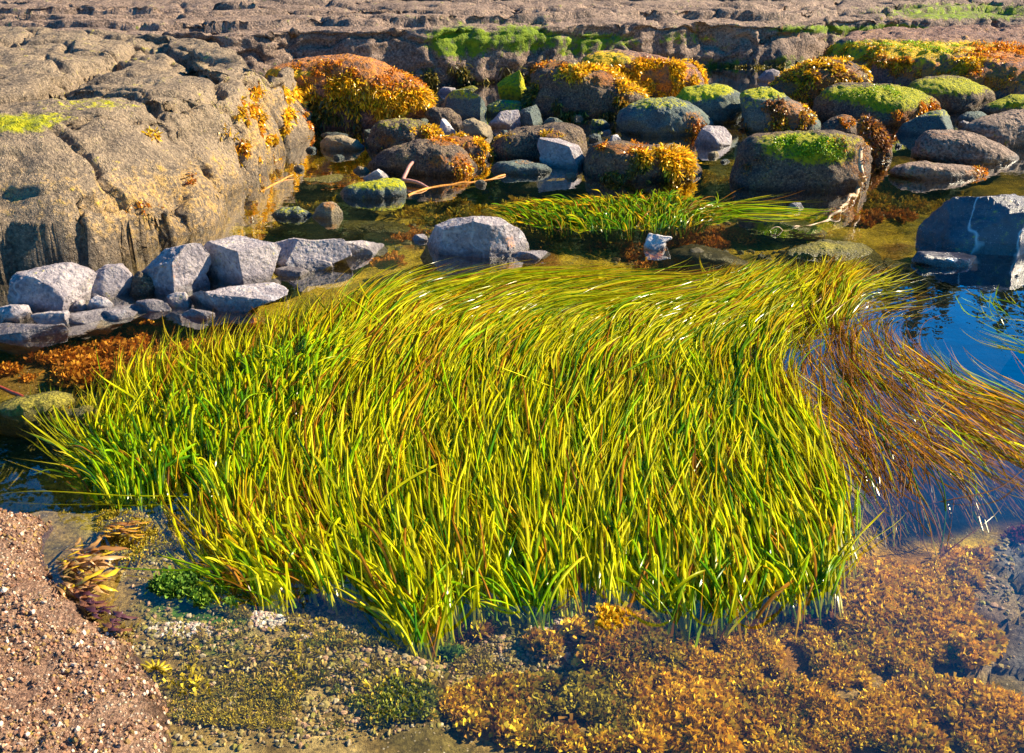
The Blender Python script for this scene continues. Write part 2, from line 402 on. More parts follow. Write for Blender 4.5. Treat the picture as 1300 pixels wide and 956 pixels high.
# ------------------------------------------------------------------ rocks from their outlines
ROCKN = [0]
def rock(name, label, out, mat, base=None, z0=0.0, dist=None, depth=0.85, style='round', amp=0.06, moss=None, film=None,
         weed=None, cat='rock', group=None, ext=0.28, sub=5, p=2.5, cuts=None, wet_h=0.035, fine=0.034, grow=1.0):
    ROCKN[0] += 1; seed = ROCKN[0] * 13 + 5
    rng = np.random.default_rng(seed)
    out = np.array(out, float)
    c = np.array([(out[:, 0].min() + out[:, 0].max()) / 2, (out[:, 1].min() * .5 + out[:, 1].max() * .5)])
    out = c + (out - c) * np.array([grow, 1 + (grow - 1) * .5])
    hgt = out[:, 1].max() - out[:, 1].min()
    th = np.linspace(-math.pi, math.pi, 145)
    r = np.zeros(145)
    for k in range(len(out)):
        a = out[k] - c; b = out[(k + 1) % len(out)] - c
        a = a * (1, -1); b = b * (1, -1)
        e = b - a
        D = np.stack([np.cos(th), np.sin(th)], 1)
        den = D[:, 0] * e[1] - D[:, 1] * e[0]
        den = np.where(abs(den) < 1e-9, 1e-9, den)
        t = (a[0] * e[1] - a[1] * e[0]) / den
        s = (a[0] * D[:, 1] - a[1] * D[:, 0]) / den
        r = np.where((t > 0) & (s >= -1e-6) & (s <= 1 + 1e-6), np.maximum(r, t), r)
    r = np.where(r <= 0, np.median(r[r > 0]), r)
    ksz = 5 if style == 'round' else 2
    rr = r[:-1]
    for _ in range(ksz):
        rr = (np.roll(rr, 1) + rr * 2 + np.roll(rr, -1)) / 4
    r = np.append(rr, rr[0])
    r = r + ext * hgt * np.clip(-np.sin(th), 0, 1) ** 0.7
    S, Fc = ICO[sub]
    u, v, w = S[:, 0], S[:, 2], S[:, 1]
    theta = np.arctan2(v, u); rho = np.sqrt(u * u + v * v)
    ww = np.sign(w) * np.abs(w) ** 1.0
    rp = (1 - np.abs(ww) ** p) ** (1 / p) if style == 'round' else (1 - np.abs(ww) ** 3.2) ** (1 / 3.2)
    R = np.interp(theta, th, r)
    half = 0.5 * (out[:, 0].max() - out[:, 0].min())
    half = min(half, 1.35 * (hgt * (1 + ext)))
    d = rays([c])[0]; dn = d / np.linalg.norm(d)
    Ux = np.cross(RT, dn); Ux /= np.linalg.norm(Ux)
    X = R * np.cos(theta) * rp; Y = R * np.sin(theta) * rp; Z = ww * half * depth
    # lean the depth axis up to level so that the top reads as a top
    K = X[:, None] * RT + Y[:, None] * Ux + Z[:, None] * dn
    size = half
    # relief, in units of the rock's own size
    q = K / size
    if style == 'round':
        K = K + (K / (np.linalg.norm(K, axis=1)[:, None] + 1e-9)) * (size * (amp * fbm(q * 1.5, 3, seed) * 2.0 + fine * fbm(q * 7, 4, seed + 3) - fine * 1.2 * np.clip(fbm(q * 3.1, 3, seed + 9, ridge=True) - .45, 0, 1)))[:, None]
    else:
        sup = []
        for k in range(cuts if isinstance(cuts, int) else 13):
            nrm = rng.normal(0, 1, 3); nrm[2] = nrm[2] * .8 + .15; nrm /= np.linalg.norm(nrm)
            sup.append((nrm, rng.uniform(0.70, 0.92)))
        if isinstance(cuts, (list, tuple)):
            sup += [(np.array(a[:3], float) / np.linalg.norm(a[:3]), a[3]) for a in cuts]
        for nrm, f in sup:
            dd = K @ nrm; lim = dd.max() * f
            K = K - np.clip(dd - lim, 0, None)[:, None] * nrm
        q = K / size
        # give the cut stone back the width and height of its outline
        for ax, x0, x1 in ((RT, out[:, 0].min() - c[0], out[:, 0].max() - c[0]), (Ux, None, c[1] - out[:, 1].min())):
            a = K @ ax
            if x0 is not None:
                f = np.where(a > 0, x1 / a.max(), x0 / a.min())
            else:
                f = np.where(a > 0, x1 / a.max(), 1.0)
            K = K + (a * (f - 1))[:, None] * ax
        K = K + (K / (np.linalg.norm(K, axis=1)[:, None] + 1e-9)) * (size * (amp * 0.45 * fbm(q * 2.2, 3, seed) + fine * 0.6 * fbm(q * 9, 3, seed + 3)))[:, None]
    K = d + K / F
    base = out[:, 1].max() if base is None else base
    p2, _ = project(CAM + K)
    if dist is None:
        near = (np.abs(p2[:, 1] - base) < max(2.0, hgt * .05)) & (np.abs(p2[:, 0] - c[0]) < half * .5)
        kk = K[near]
        if len(kk) == 0: kk = K
        i = np.argmin(kk @ FWD)
        dist = (z0 - CAMH) / kk[i, 2]
    V = CAM + K * dist
    V = V + vnormals(V, Fc) * (0.004 * fbm(V * 28, 3, seed + 4) + 0.0022 * fbm(V * 90, 2, seed + 8))[:, None]
    cov = cover_of(V, moss, film, wet_h, seed)
    org = np.array([V[:, 0].mean(), V[:, 1].mean(), V[:, 2].min()])
    ob = mesh_np(name, V, Fc, M[mat], 3, True, org, None, {'cover': cov})
    tag(ob, label, cat, group)
    if weed:
        Nn = vnormals(V, Fc)
        for j, wd in enumerate(weed):
            spots, cnt, kind, L0, Wd = wd[:5]
            P, Q = pick_points(V, Nn, spots, cnt, rng)
            if len(P):
                fronds('rockweed' if kind != 'green' else 'green_turf', P, Q, ob, kind, L0, Wd, seed + j, segs=4 if L0 > .02 else 2)
    return ob

# ------------------------------------------------------------------ large masses from ground outlines
def massif(name, label, poly, hfun, mat, res, bounds, moss=None, film=None, weed=None, cat='rock', jag=0.05, jf=5.0, seed=3, cut=-0.35, wet_h=0.04, edge=0.0, ef=2.2, aniso=1.0, fine=0.5, terr=0.0, group=None, front=None, joint=0.0, jsc=(1.6, 1.6, 1.6), pits=1.0):
    x0, x1, y0, y1 = bounds
    nx, ny = int((x1 - x0) / res), int((y1 - y0) / res)
    X, Y = np.meshgrid(np.linspace(x0, x1, nx), np.linspace(y0, y1, ny))
    if front is not None:
        xs = np.linspace(x0, x1, nx); fp = np.asarray(front)
        yf = np.interp(xs, fp[:, 0], fp[:, 1])
        e3 = np.stack([xs * ef, np.zeros(nx), np.zeros(nx)], 1)
        yf = yf + edge * fbm(e3, 5, seed + 40)
        sv = np.concatenate([np.linspace(-0.12, -0.01, 5), np.linspace(0, 0.14, 46), 0.14 + (y1 - y0) * np.linspace(0.004, 1, int((y1 - y0) / res * .8)) ** 1.15])
        X, S_ = np.meshgrid(xs, sv); Y = yf[None] + S_; ny = len(sv)
    P = np.stack([X.ravel(), Y.ravel(), np.zeros(X.size)], 1)
    dsd = poly_sd(P, poly) + edge * fbm(P * ef, 4, seed + 40) if front is None else np.minimum(S_.ravel(), poly_sd(P, poly) + 9 * (S_.ravel() < 1.2))
    Z = hfun(P, dsd)
    if terr:
        st = 0.075; a = (Z + 0.05 * fbm(P * 1.1, 3, seed + 80)) / st; fr = a - np.floor(a)
        Z = Z + terr * st * (sstep(0.35, 0.65, fr) - fr) * (Z > -.1)
    V = np.stack([P[:, 0], P[:, 1], Z], 1)
    idx = np.arange(nx * ny).reshape(ny, nx)
    Fq = np.stack([idx[:-1, :-1], idx[:-1, 1:], idx[1:, 1:], idx[1:, :-1]], -1).reshape(-1, 4)
    keep = (Z[Fq].max(1) > cut)
    Fq = Fq[keep]
    used = np.unique(Fq); mp = np.full(len(V), -1); mp[used] = np.arange(len(used)); V = V[used]; Fq = mp[Fq]
    Nn = vnormals(V, Fq)
    q = V * np.array([jf, jf, jf * aniso])
    V = V + Nn * (jag * fbm(q, 5, seed, 0.55) - pits * jag * 0.9 * np.clip(fbm(q * 0.6, 4, seed + 5, ridge=True) - 0.35, 0, 1))[:, None]
    if joint:
        Nn = vnormals(V, Fq)
        c1, c2, ci = cells(V * np.array(jsc) + 0.22 * np.stack([fbm(V * 3, 3, seed + 70 + k) for k in range(3)], 1), seed + 77)
        V = V + Nn * (joint * (0.8 * (ci - .5) - 1.3 * (1 - sstep(0.0, 0.10, c2 - c1))))[:, None]
    Nn = vnormals(V, Fq)
    V = V + Nn * (jag * fine * fbm(q * 4.5, 4, seed + 61, 0.6) - pits * jag * fine * np.clip(fbm(q * 2.6, 3, seed + 66, ridge=True) - 0.35, 0, 1) * 2)[:, None]
    Nn = vnormals(V, Fq)
    cov = cover_of(V, moss, film, wet_h, seed)
    org = np.array([V[:, 0].mean(), V[:, 1].mean(), V[:, 2].min()])
    ob = mesh_np(name, V, Fq, M[mat], 4, True, org, None, {'cover': cov})
    tag(ob, label, cat, group)
    rng = np.random.default_rng(seed)
    for j, wd in enumerate(weed or ()):
        spots, cnt, kind, L0, Wd = wd[:5]
        Pp, Q = pick_points(V, Nn, spots, cnt, rng, face=-0.05)
        if len(Pp): fronds('rockweed' if kind != 'green' else 'green_turf', Pp, Q, ob, kind, L0, Wd, seed + j, segs=4 if L0 > .02 else 2)
    return ob

def dome(d, h, w, e=2.2):
    return np.where(d > 0, h * (1 - (1 - np.clip(d / w, 0, 1)) ** e), d * 2.5)

# ------------------------------------------------------------------ camera, light, world
cd = bpy.data.cameras.new('camera'); cam = bpy.data.objects.new('camera', cd); COL.objects.link(cam)
cam.location = CAM; cam.rotation_euler = (math.pi / 2 - PITCH, 0, 0)
cd.sensor_width = 36; cd.lens = F / 1300 * 36; cd.clip_end = 2000; cd.clip_start = 0.05
scene.camera = cam
sd = bpy.data.lights.new('sun', 'SUN'); so = bpy.data.objects.new('sun', sd); COL.objects.link(so)
sd.energy = 5.0; sd.angle = math.radians(0.55); sd.color = (1.0, 0.86, 0.62)
from mathutils import Vector
so.rotation_euler = Vector(SUN).to_track_quat('Z', 'Y').to_euler(); so.location = (6, 4, 8)
w = bpy.data.worlds.new('World'); scene.world = w; w.use_nodes = True
nt = w.node_tree; bg = nt.nodes['Background']
sk = nt.nodes.new('ShaderNodeTexSky'); sk.sky_type = 'NISHITA'; sk.sun_disc = False
sk.sun_elevation = math.asin(SUN[2]); sk.sun_rotation = math.atan2(SUN[0], SUN[1]); sk.ozone_density = 3.5; sk.dust_density = 0.05; sk.air_density = 0.8
hs = nt.nodes.new('ShaderNodeHueSaturation'); hs.inputs['Saturation'].default_value = 2.25
nt.links.new(sk.outputs[0], hs.inputs['Color']); nt.links.new(hs.outputs[0], bg.inputs[0]); bg.inputs[1].default_value = 0.088
scene.view_settings.view_transform = 'Standard'; scene.view_settings.look = 'None'
scene.view_settings.exposure = 1.35; scene.view_settings.gamma = 1
scene.render.engine = 'CYCLES'
cy = scene.cycles
cy.use_denoising = True
cy.max_bounces = 6; cy.diffuse_bounces = 2; cy.glossy_bounces = 3; cy.transmission_bounces = 4; cy.transparent_max_bounces = 10
cy.sample_clamp_indirect = 4; cy.caustics_reflective = False; cy.caustics_refractive = False
scene.render.resolution_x = 1024; scene.render.resolution_y = 753

# ------------------------------------------------------------------ ground and water
def G(pts, z=0.0): return ground(np.array(pts, float), z)

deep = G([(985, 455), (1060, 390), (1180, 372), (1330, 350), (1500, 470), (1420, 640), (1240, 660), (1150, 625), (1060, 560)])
dark_left = G([(-80, 560), (60, 545), (140, 560), (150, 590), (60, 612), (-80, 620)])
front_flat = G([(-100, 640), (60, 615), (150, 590), (330, 610), (480, 650), (640, 690), (1000, 700), (1200, 650), (1400, 650), (1500, 1100), (0, 1100)])
slab_zone = G([(1215, 700), (1290, 655), (1420, 640), (1500, 900), (1300, 900), (1240, 860)])
near_flat = G([(40, 645), (130, 650), (220, 655), (290, 690), (300, 770), (420, 790), (520, 842), (540, 1000), (100, 1000)])
def bed_z(P):
    q = np.stack([P[:, 0], P[:, 1], P[:, 0] * 0], 1)
    z = -0.15 + 0.05 * fbm(q * 1.3, 3, 91) + 0.022 * fbm(q * 5, 4, 92) + 0.008 * fbm(q * 24, 3, 93)
    z -= 0.30 * sstep(-0.05, 0.35, poly_sd(P, deep))
    z -= 0.22 * sstep(-0.03, 0.2, poly_sd(P, dark_left))
    z += (-0.035 + 0.015 * fbm(q * 7, 3, 97) - z) * 0.85 * sstep(-0.10, 0.06, poly_sd(P, near_flat))
    z += 0.085 * sstep(-0.06, 0.16, poly_sd(P, front_flat))
    z = np.minimum(z, -0.018)
    d = poly_sd(P, slab_zone)
    c1, c2, ci = cells(q * np.array([4.2, 4.2, 1]) + 0.35 * fbm(q * 3, 2, 6)[:, None], 5)
    z = np.where(d > 0, -0.085 + 0.03 * ci - 0.03 * (1 - sstep(0.02, 0.09, c2 - c1)) + 0.004 * fbm(q * 20, 3, 3), z)
    return z
def bed_tint(V):
    p2, f = project(V)
    n = fbm(V * 2.0, 4, 71); n2 = fbm(V * 6.0, 4, 72)
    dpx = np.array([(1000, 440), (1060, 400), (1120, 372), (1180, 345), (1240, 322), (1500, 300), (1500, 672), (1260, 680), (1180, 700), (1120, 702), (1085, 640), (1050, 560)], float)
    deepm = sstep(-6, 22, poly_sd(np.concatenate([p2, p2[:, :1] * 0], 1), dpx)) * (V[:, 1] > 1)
    base = np.array([0.56, 0.40, 0.035])[None] * np.ones((len(V), 1))
    def mix(c, m): return base * (1 - m[:, None]) + np.array(c)[None] * m[:, None]
    base = mix((0.22, 0.19, 0.025), sstep(-0.1, 0.35, n2))
    base = mix((0.30, 0.13, 0.03), sstep(0.12, 0.42, n) * 0.9)
    front = sstep(-0.1, 0.2, poly_sd(V, front_flat))
    fb = mix((0.33, 0.22, 0.075), front); base = fb
    base = mix((0.50, 0.36, 0.16), front * sstep(0.05, 0.4, n2)); base = mix((0.12, 0.10, 0.03), front * sstep(0.05, 0.4, -n2) * .8)
    base = mix((0.36, 0.28, 0.03), ell(p2, [(250, 680, 100, 50), (300, 700, 110, 60), (150, 660, 60, 30)]) * 0.85)
    base = mix((0.05, 0.16, 0.012), ell(p2, [(285, 790, 38, 22), (235, 770, 50, 20), (450, 850, 30, 10), (560, 845, 24, 8), (270, 820, 40, 10)]) * 0.9)
    base = mix((0.17, 0.16, 0.17), sstep(0, 0.05, poly_sd(V, slab_zone)) * sstep(-0.4, 0.1, n2))
    base = mix((0.38, 0.17, 0.03), ell(p2, [(1040, 800, 210, 70), (1150, 740, 90, 50), (760, 840, 70, 30), (150, 450, 170, 25), (870, 350, 70, 30), (900, 295, 60, 12)]) * 0.8)
    base = mix((0.05, 0.07, 0.03), ell(p2, [(60, 585, 110, 22)]) * 0.8); base = mix((0.20, 0.10, 0.03), ell(p2, [(60, 480, 110, 25), (200, 490, 70, 22)]) * 0.7)
    base = mix((0.005, 0.012, 0.022), deepm)  # near-black bed colour stands in for light lost in deep water
    return base

def sheet(name, x0, x1, y0, y1, res, zf, tint, mat, z_in=None, pad=None):
    nx, ny = int((x1 - x0) / res) + 1, int((y1 - y0) / res) + 1
    xs = np.linspace(x0, x1, nx); ys = np.linspace(y0, y1, ny)
    if pad:
        ex = np.array([1.5, 5, 15, 50, 150, 500.0])
        xs = np.concatenate([x0 - ex[::-1], xs, x1 + ex]); ys = np.concatenate([y0 - ex[::-1], ys, y1 + ex]); nx, ny = len(xs), len(ys)
    X, Y = np.meshgrid(xs, ys)
    P = np.stack([X.ravel(), Y.ravel(), np.zeros(X.size)], 1)
    P[:, 2] = zf(P)
    idx = np.arange(nx * ny).reshape(ny, nx)
    Fq = np.stack([idx[:-1, :-1], idx[:-1, 1:], idx[1:, 1:], idx[1:, :-1]], -1).reshape(-1, 4)
    ob = mesh_np(name, P, Fq, mat, 4, True, None, None, {'tint': tint(P)} if tint else None)
    tag(ob, kind='structure')
    return ob
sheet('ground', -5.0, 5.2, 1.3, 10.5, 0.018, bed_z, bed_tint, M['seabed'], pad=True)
sheet('water', -600, 600, -600, 700, 100, lambda P: P[:, 0] * 0, None, M['water'])

# wooded headland across the bay: only seen mirrored in the pool
def hill_z(P):  # higher towards the left, where the pool mirrors no sky
    d = np.hypot((P[:, 0] - 10) / 120, (P[:, 1] - 95) / 22)
    return -1 + (37 + 34 * sstep(-8, -24, P[:, 0])) * np.clip(1 - d * d, 0, 1) ** 0.6 * (1 + 0.15 * fbm(P * 0.05, 3, 4))
xs = np.linspace(-110, 130, 60); ys = np.linspace(72, 120, 16)
X, Y = np.meshgrid(xs, ys); P = np.stack([X.ravel(), Y.ravel(), 0 * X.ravel()], 1); P[:, 2] = hill_z(P)
idx = np.arange(len(P)).reshape(16, 60)
ob = mesh_np('hill', P, np.stack([idx[:-1, :-1], idx[:-1, 1:], idx[1:, 1:], idx[1:, :-1]], -1).reshape(-1, 4), M['trees'], 4, True, None, None,
             {'tint': np.array([[0.03, 0.045, 0.02]]) * np.ones((len(P), 1))}); tag(ob, kind='structure')
rng = np.random.default_rng(5)
VV, FF, TT = [], [], []
n = 420
tx = rng.uniform(-100, 120, n); ty = rng.uniform(76, 100, n)
tp = np.stack([tx, ty, 0 * tx], 1); tz = hill_z(tp)
for i in range(n):
    h = rng.uniform(3, 7); r = h * .22; a = np.arange(7) / 7 * 2 * math.pi
    for k in range(4):
        zz = tz[i] + h * (0.1 + 0.22 * k); rr = r * (1 - 0.22 * k)
        b = len(VV)
        for t in a: VV.append((tx[i] + rr * math.cos(t) * rng.uniform(.7, 1.2), ty[i] + rr * math.sin(t), zz + rng.uniform(-.2, .2)))
        VV.append((tx[i], ty[i], zz + h * .36))
        for t in range(7): FF.append((b + t, b + (t + 1) % 7, b + 7))
ob = mesh_np('treeline', VV, FF, M['trees'], 3, False, None, None, {'tint': np.array([[0.03, 0.055, 0.02]]) * np.ones((len(VV), 1))})
tag(ob, 'dark far-off conifers on the headland beyond the ledge', 'trees', kind='stuff')

# ------------------------------------------------------------------ big rock masses
gl = G([(-500, 122), (60, 122), (300, 118), (430, 112), (560, 108), (700, 100), (800, 92), (930, 84), (1040, 78), (1150, 66), (1300, 58), (1700, 52)])
back = np.array([(14, 16, 0), (6, 14.6, 0), (3, 13.2, 0), (0, 12.1, 0), (-1.5, 12.3, 0), (-3.4, 12.6, 0), (-6, 13.5, 0), (-12, 14, 0)])
def ledge_h(P, d):
    t = sstep(-1, 7, P[:, 0])
    H = 0.50 * (1 - t) + 0.27 * t + 0.02 * fbm(P * 0.8, 2, 8)
    n = fbm(P * np.array([0.35, 0.9, 1]), 4, 21)
    dd = d
    z = dome(dd, H + .3, 0.11, 2.0) - .3 * (dd > 0)
    # bedding steps running along the ledge
    for k, (off, hh) in enumerate(((0.55, .07), (1.05, .05), (1.7, .07), (2.3, .05))):
        s = dd - off - 0.35 * fbm(P * np.array([0.5, 0.5, 1]) + 9 * k, 3, 30 + k)
        z = z - hh * np.clip(1 - s / 0.5, 0, 1) * (s > 0) * 0 + hh * sstep(0, 0.05, s) - hh * np.clip(s / 0.9, 0, 1)
        z = z - 0.06 * np.exp(-(s / 0.03) ** 2) * sstep(-.2, .3, n + .15)
    return np.where(d > 0, z, d * 2.0)
massif('rock_ledge', 'long low ledge of layered pinkish-brown rock behind the pool, its shaded face stained green', np.concatenate([gl, back]), ledge_h, 'ledge', 0.024, (-8, 9.5, 8.4, 15.5),
       moss=[(585, 52, 34, 15), (665, 48, 36, 13), (760, 52, 40, 9, .8), (730, 60, 20, 9, .7), (1130, 42, 50, 9), (1040, 36, 50, 4, .9), (1230, 14, 90, 8, .75), (870, 48, 30, 6, .5), (900, 90, 60, 10, .7), (1000, 84, 30, 10, .7)],
       film=[(900, 48, 8, 5), (1000, 44, 20, 4), (1180, 24, 80, 5, .5)],
       weed=[([(600, 96, 70, 12), (520, 100, 40, 10), (700, 90, 30, 10)], 1600, 'olive', 0.10, 0.014), ([(940, 92, 40, 10), (1000, 88, 30, 8)], 700, 'olive', 0.08, 0.014)],
       jag=0.06, jf=1.5, cat='rock ledge', edge=0.28, ef=1.1, aniso=2.2, fine=.25, seed=3, front=gl, joint=.035, jsc=(.9, 1.7, 2.2))

far_edge = np.array([(-14, 14.6, 0), (-5, 13.9, 0), (-2.6, 13.6, 0), (0, 13.1, 0), (3, 14.0, 0), (6, 15.6, 0), (16, 17.5, 0), (16, 24, 0), (-14, 24, 0)])
massif('far_rock_ledge', 'farthest ledge at the top edge of the photo, only its shaded blue face showing', far_edge, lambda P, d: dome(d, 0.85, 0.35, 2.5) + 0.05 * fbm(P, 3, 5), 'ledge', 0.06, (-10, 13, 12.5, 20),
       jag=0.1, jf=1.6, cat='rock ledge', edge=0.35, seed=8)

# great outcrop on the left
go = G([(-420, 360), (-100, 352), (0, 348), (70, 345), (120, 338), (175, 322), (225, 303), (262, 286), (285, 262), (318, 235), (345, 208), (366, 186), (392, 168), (396, 140), (360, 112)])
goz = np.array([(-1.75, 7.2, 0), (-2.2, 8.2, 0), (-3.0, 8.7, 0), (-4.6, 9.0, 0), (-8, 8.6, 0), (-8, 4, 0)])
rim_a = G([(392, 168), (345, 208), (262, 286), (225, 303)])
def outcrop_h(P, d):
    n = fbm(P * 0.9, 4, 51)
    hi = sstep(-0.45, 0.30, poly_sd(P, np.concatenate([ground(np.array([(-420, 300), (0, 262), (150, 235), (235, 175), (312, 130), (352, 112)], float), 0.40), np.array([(-1.75, 7.3, 0), (-2.2, 8.2, 0), (-3.0, 8.7, 0), (-4.6, 9.0, 0), (-8, 8.6, 0), (-8, 4, 0)])])))
    wv = 0.15 + 0.62 * (1 - sstep(5.2, 6.3, P[:, 1]))
    z = dome(d, 0.38, wv, 1.6) + 0.24 * hi * (d > 0)
    z = z + 0.05 * n * sstep(0, .5, d)
    # joints: diagonal crack and steps across the top
    for k, (a, b, hh) in enumerate((((40, 130), (170, 62), .09), ((195, 58), (265, 100), .08), ((60, 120), (290, 140), .05), ((0, 40), (210, 45), .04))):
        A, B = ground([a], .55)[0], ground([b], .55)[0]
        e = (B - A)[:2]; L = np.linalg.norm(e); nrm = np.array([-e[1], e[0]]) / L
        t = ((P[:, :2] - A[:2]) @ e) / L ** 2
        s = (P[:, :2] - A[:2]) @ nrm + 0.12 * fbm(P * 2.5, 3, 60 + k)
        z = z - hh * np.exp(-(s / 0.035) ** 2) * sstep(-.1, .05, t) * (1 - sstep(.95, 1.1, t)) 
        z = z - hh * 0.7 * (1 - sstep(0, .35, -s)) * (s < 0) * sstep(-.1, .05, t) * (1 - sstep(.95, 1.1, t))
    return z
massif('rock_outcrop', 'great rough golden-brown outcrop filling the upper left, orange weed down its pool side', np.concatenate([go, goz]), outcrop_h, 'outcrop', 0.0145, (-5.6, -0.9, 4.3, 9.2),
       moss=[(20, 155, 45, 9, .85), (62, 148, 26, 6, .7), (110, 132, 50, 6, .4)],
       film=[(330, 130, 26, 22, .8), (325, 165, 22, 45, .8), (345, 185, 26, 35, .7), (315, 215, 25, 20, .5), (240, 225, 20, 14, .5), (370, 140, 30, 25, .6), (180, 262, 30, 10, .5), (200, 265, 110, 60, .72), (60, 250, 90, 40, .5), (270, 230, 50, 40, .65)],  # broad low spots paint golden barnacles and sunlight on the front slope
       weed=[([(312, 175, 12, 50), (328, 140, 20, 28), (345, 200, 14, 30), (322, 215, 14, 35), (362, 150, 10, 22), (355, 122, 35, 9)], 3600, 'gold', 0.10, 0.014),
             ([(330, 128, 22, 18), (318, 190, 16, 45), (385, 160, 10, 20)], 1000, 'rust', 0.055, 0.013),
             ([(195, 170, 10, 6), (285, 168, 8, 10)], 90, 'gold', 0.04, 0.012), ([(240, 222, 8, 14), (180, 262, 25, 7), (215, 250, 20, 5)], 90, 'rust', 0.035, 0.011)],
       jag=0.065, jf=2.0, cat='rock outcrop', edge=0.08, fine=.26, pits=.7, terr=.4, aniso=1.6, seed=14, joint=.04, jsc=(1.3, 1.6, 1.6))

# weedy shelf at the upper right
gs = G([(1046, 88), (1075, 97), (1110, 108), (1160, 112), (1230, 124), (1320, 134), (1500, 140)])
massif('weedy_rock_shelf', 'broad low rock shelf topped with yellow-green turf and orange weed at the right edge', np.concatenate([gs, np.array([(9, 9.5, 0), (9, 11.6, 0), (6.2, 11.9, 0), (4.3, 11.6, 0), (3.4, 11.2, 0)])]),
       lambda P, d: dome(d, 0.30, 0.35, 3) - 0.02 * np.clip(P[:, 0] - 5, 0, 9), 'shelf', 0.02, (2.6, 8.5, 8.0, 12.2),
       moss=[(1130, 62, 85, 9), (1210, 60, 60, 7, .8), (1060, 62, 30, 6, .6), (1180, 74, 50, 6, .5)],
       film=[(1060, 66, 40, 8), (1120, 78, 60, 8), (1180, 88, 60, 14), (1270, 70, 60, 12), (1270, 100, 60, 20)],
       weed=[([(1060, 70, 40, 7), (1120, 80, 50, 7), (1160, 90, 40, 8), (1250, 100, 60, 16), (1270, 65, 50, 8)], 5200, 'rust', 0.055, 0.012), ([(1080, 66, 60, 8), (1200, 82, 60, 10), (1110, 82, 40, 6)], 2200, 'gold', 0.045, 0.018),
             ([(1130, 60, 80, 8), (1220, 62, 50, 6)], 4000, 'green', 0.018, 0.014)],
       jag=0.05, jf=3, cat='rock shelf', edge=0.12, seed=22)

# barnacled rock at the near left corner
gn = G([(-260, 632), (-60, 636), (0, 640), (48, 643), (76, 662), (70, 700), (88, 745), (125, 795), (160, 830), (188, 868), (215, 930), (230, 1100), (-500, 1100)])
near_rock = massif('barnacled_rock', 'rough pinkish rock crusted with tiny barnacles in the near left corner', gn, lambda P, d: dome(d, 0.05, 0.12, 2) + 0.025 * fbm(P * 4, 4, 7) * sstep(0, .1, d), 'barnacle', 0.0075, (-2.6, -0.4, 1.15, 3.1),
       film=[(20, 655, 50, 8, .6), (150, 850, 40, 10, .5)], jag=0.014, jf=12, cat='rock', edge=0.11, fine=.9, pits=.25, seed=31, wet_h=0.015)

def crust(name, parent, cols, n, r0, r1, seed, cond):
    me = parent.data; V = np.zeros(len(me.vertices) * 3); me.vertices.foreach_get('co', V); V = V.reshape(-1, 3) + np.array(parent.location)
    Fv = np.zeros(len(me.polygons) * 4, np.int32); me.polygons.foreach_get('vertices', Fv); Nn = vnormals(V, Fv.reshape(-1, 4))
    rng = np.random.default_rng(seed); ok = np.where(cond(V) & (fbm(V * 9, 3, seed) > -.22))[0]; i = rng.choice(ok, n)
    C = V[i] + rng.normal(0, .004, (n, 3)) * (1 - np.abs(Nn[i])); S, Fc = ICO[0]
    Rr = r0 + (r1 - r0) * rng.random(n) ** 6
    W = C[:, None] + S[None] * Rr[:, None, None] * rng.uniform(.6, 1.3, (n, 1, 3)) * (1 + rng.uniform(-.2, .2, (n, 12, 1)))
    Ff = (np.arange(n)[:, None, None] * 12 + Fc[None]).reshape(-1, 3)
    T = np.repeat(np.array(cols)[rng.integers(0, len(cols), n)] * rng.uniform(.6, 1.2, (n, 1)), 12, 0)
    o = mesh_np(name, W.reshape(-1, 3), Ff, M['shells'], 3, False, C.mean(0), parent, {'tint': T}); o['kind'] = 'stuff'
crust('barnacle_crust', near_rock, ((.40, .22, .12), (.66, .50, .36), (.30, .14, .07), (.18, .09, .05), (.42, .24, .14), (.36, .22, .07), (.25, .13, .08)), 36000, .0013, .0075, 41, lambda V: (V[:, 2] > -.01) & (V[:, 1] > 1.45) & (V[:, 0] > -2.2))

# ------------------------------------------------------------------ boulders and stones
g_b = 'boulders standing in the back of the pool'
g_s = 'loose stones between the boulders'
g_p = 'purple-grey joint blocks along the near edge of the outcrop'
g_d = 'stones lying under the water'
rock('boulder', 'long domed boulder covered in orange weed beside the outcrop, green streak on its left end',
     [(335, 104), (345, 88), (380, 81), (434, 77), (454, 76), (487, 81), (517, 96), (541, 109), (552, 127), (545, 142), (520, 150), (470, 162), (440, 170), (405, 170), (393, 150), (380, 130), (350, 118)], 'shelf', base=168, depth=0.55,
     moss=[(360, 92, 26, 5)], film=[(440, 90, 110, 26), (530, 125, 30, 25)],
     weed=[([(430, 112, 40, 12), (470, 130, 50, 16), (520, 130, 25, 18), (395, 112, 25, 8)], 3400, 'gold', 0.09, 0.013), ([(440, 95, 90, 16), (500, 110, 40, 20)], 1800, 'rust', 0.035, 0.013), ([(430, 140, 35, 22)], 900, 'olive', 0.10, 0.015)], cat='boulder', group=g_b, sub=6)
rock('stone', 'squarish grey-green stone with a flat shaded face behind the pool, largest of the loose pile',
     [(559, 128), (563, 121), (577, 116), (612, 114), (617, 122), (618, 152), (604, 154), (584, 148), (564, 137)], 'bluegrey', base=152, style='angular', moss=[(590, 118, 30, 5, .6)], group=g_s, cuts=[(0, -1, .25, .55), (.8, -.5, .1, .8)])
rock('stone', 'small slate-blue stone tucked against the back left of the squarish grey-green stone', [(554, 118), (562, 111), (577, 112), (579, 120), (570, 124), (556, 124)], 'purple', base=132, style='angular', group=g_s, sub=4)
rock('stone', 'low grey-green stone peeping over the top of the squarish stone', [(580, 115), (600, 109), (610, 114), (619, 119), (618, 127), (582, 122)], 'bluegrey', base=136, style='angular', moss=[(600, 111, 16, 3, .7)], group=g_s, sub=4)
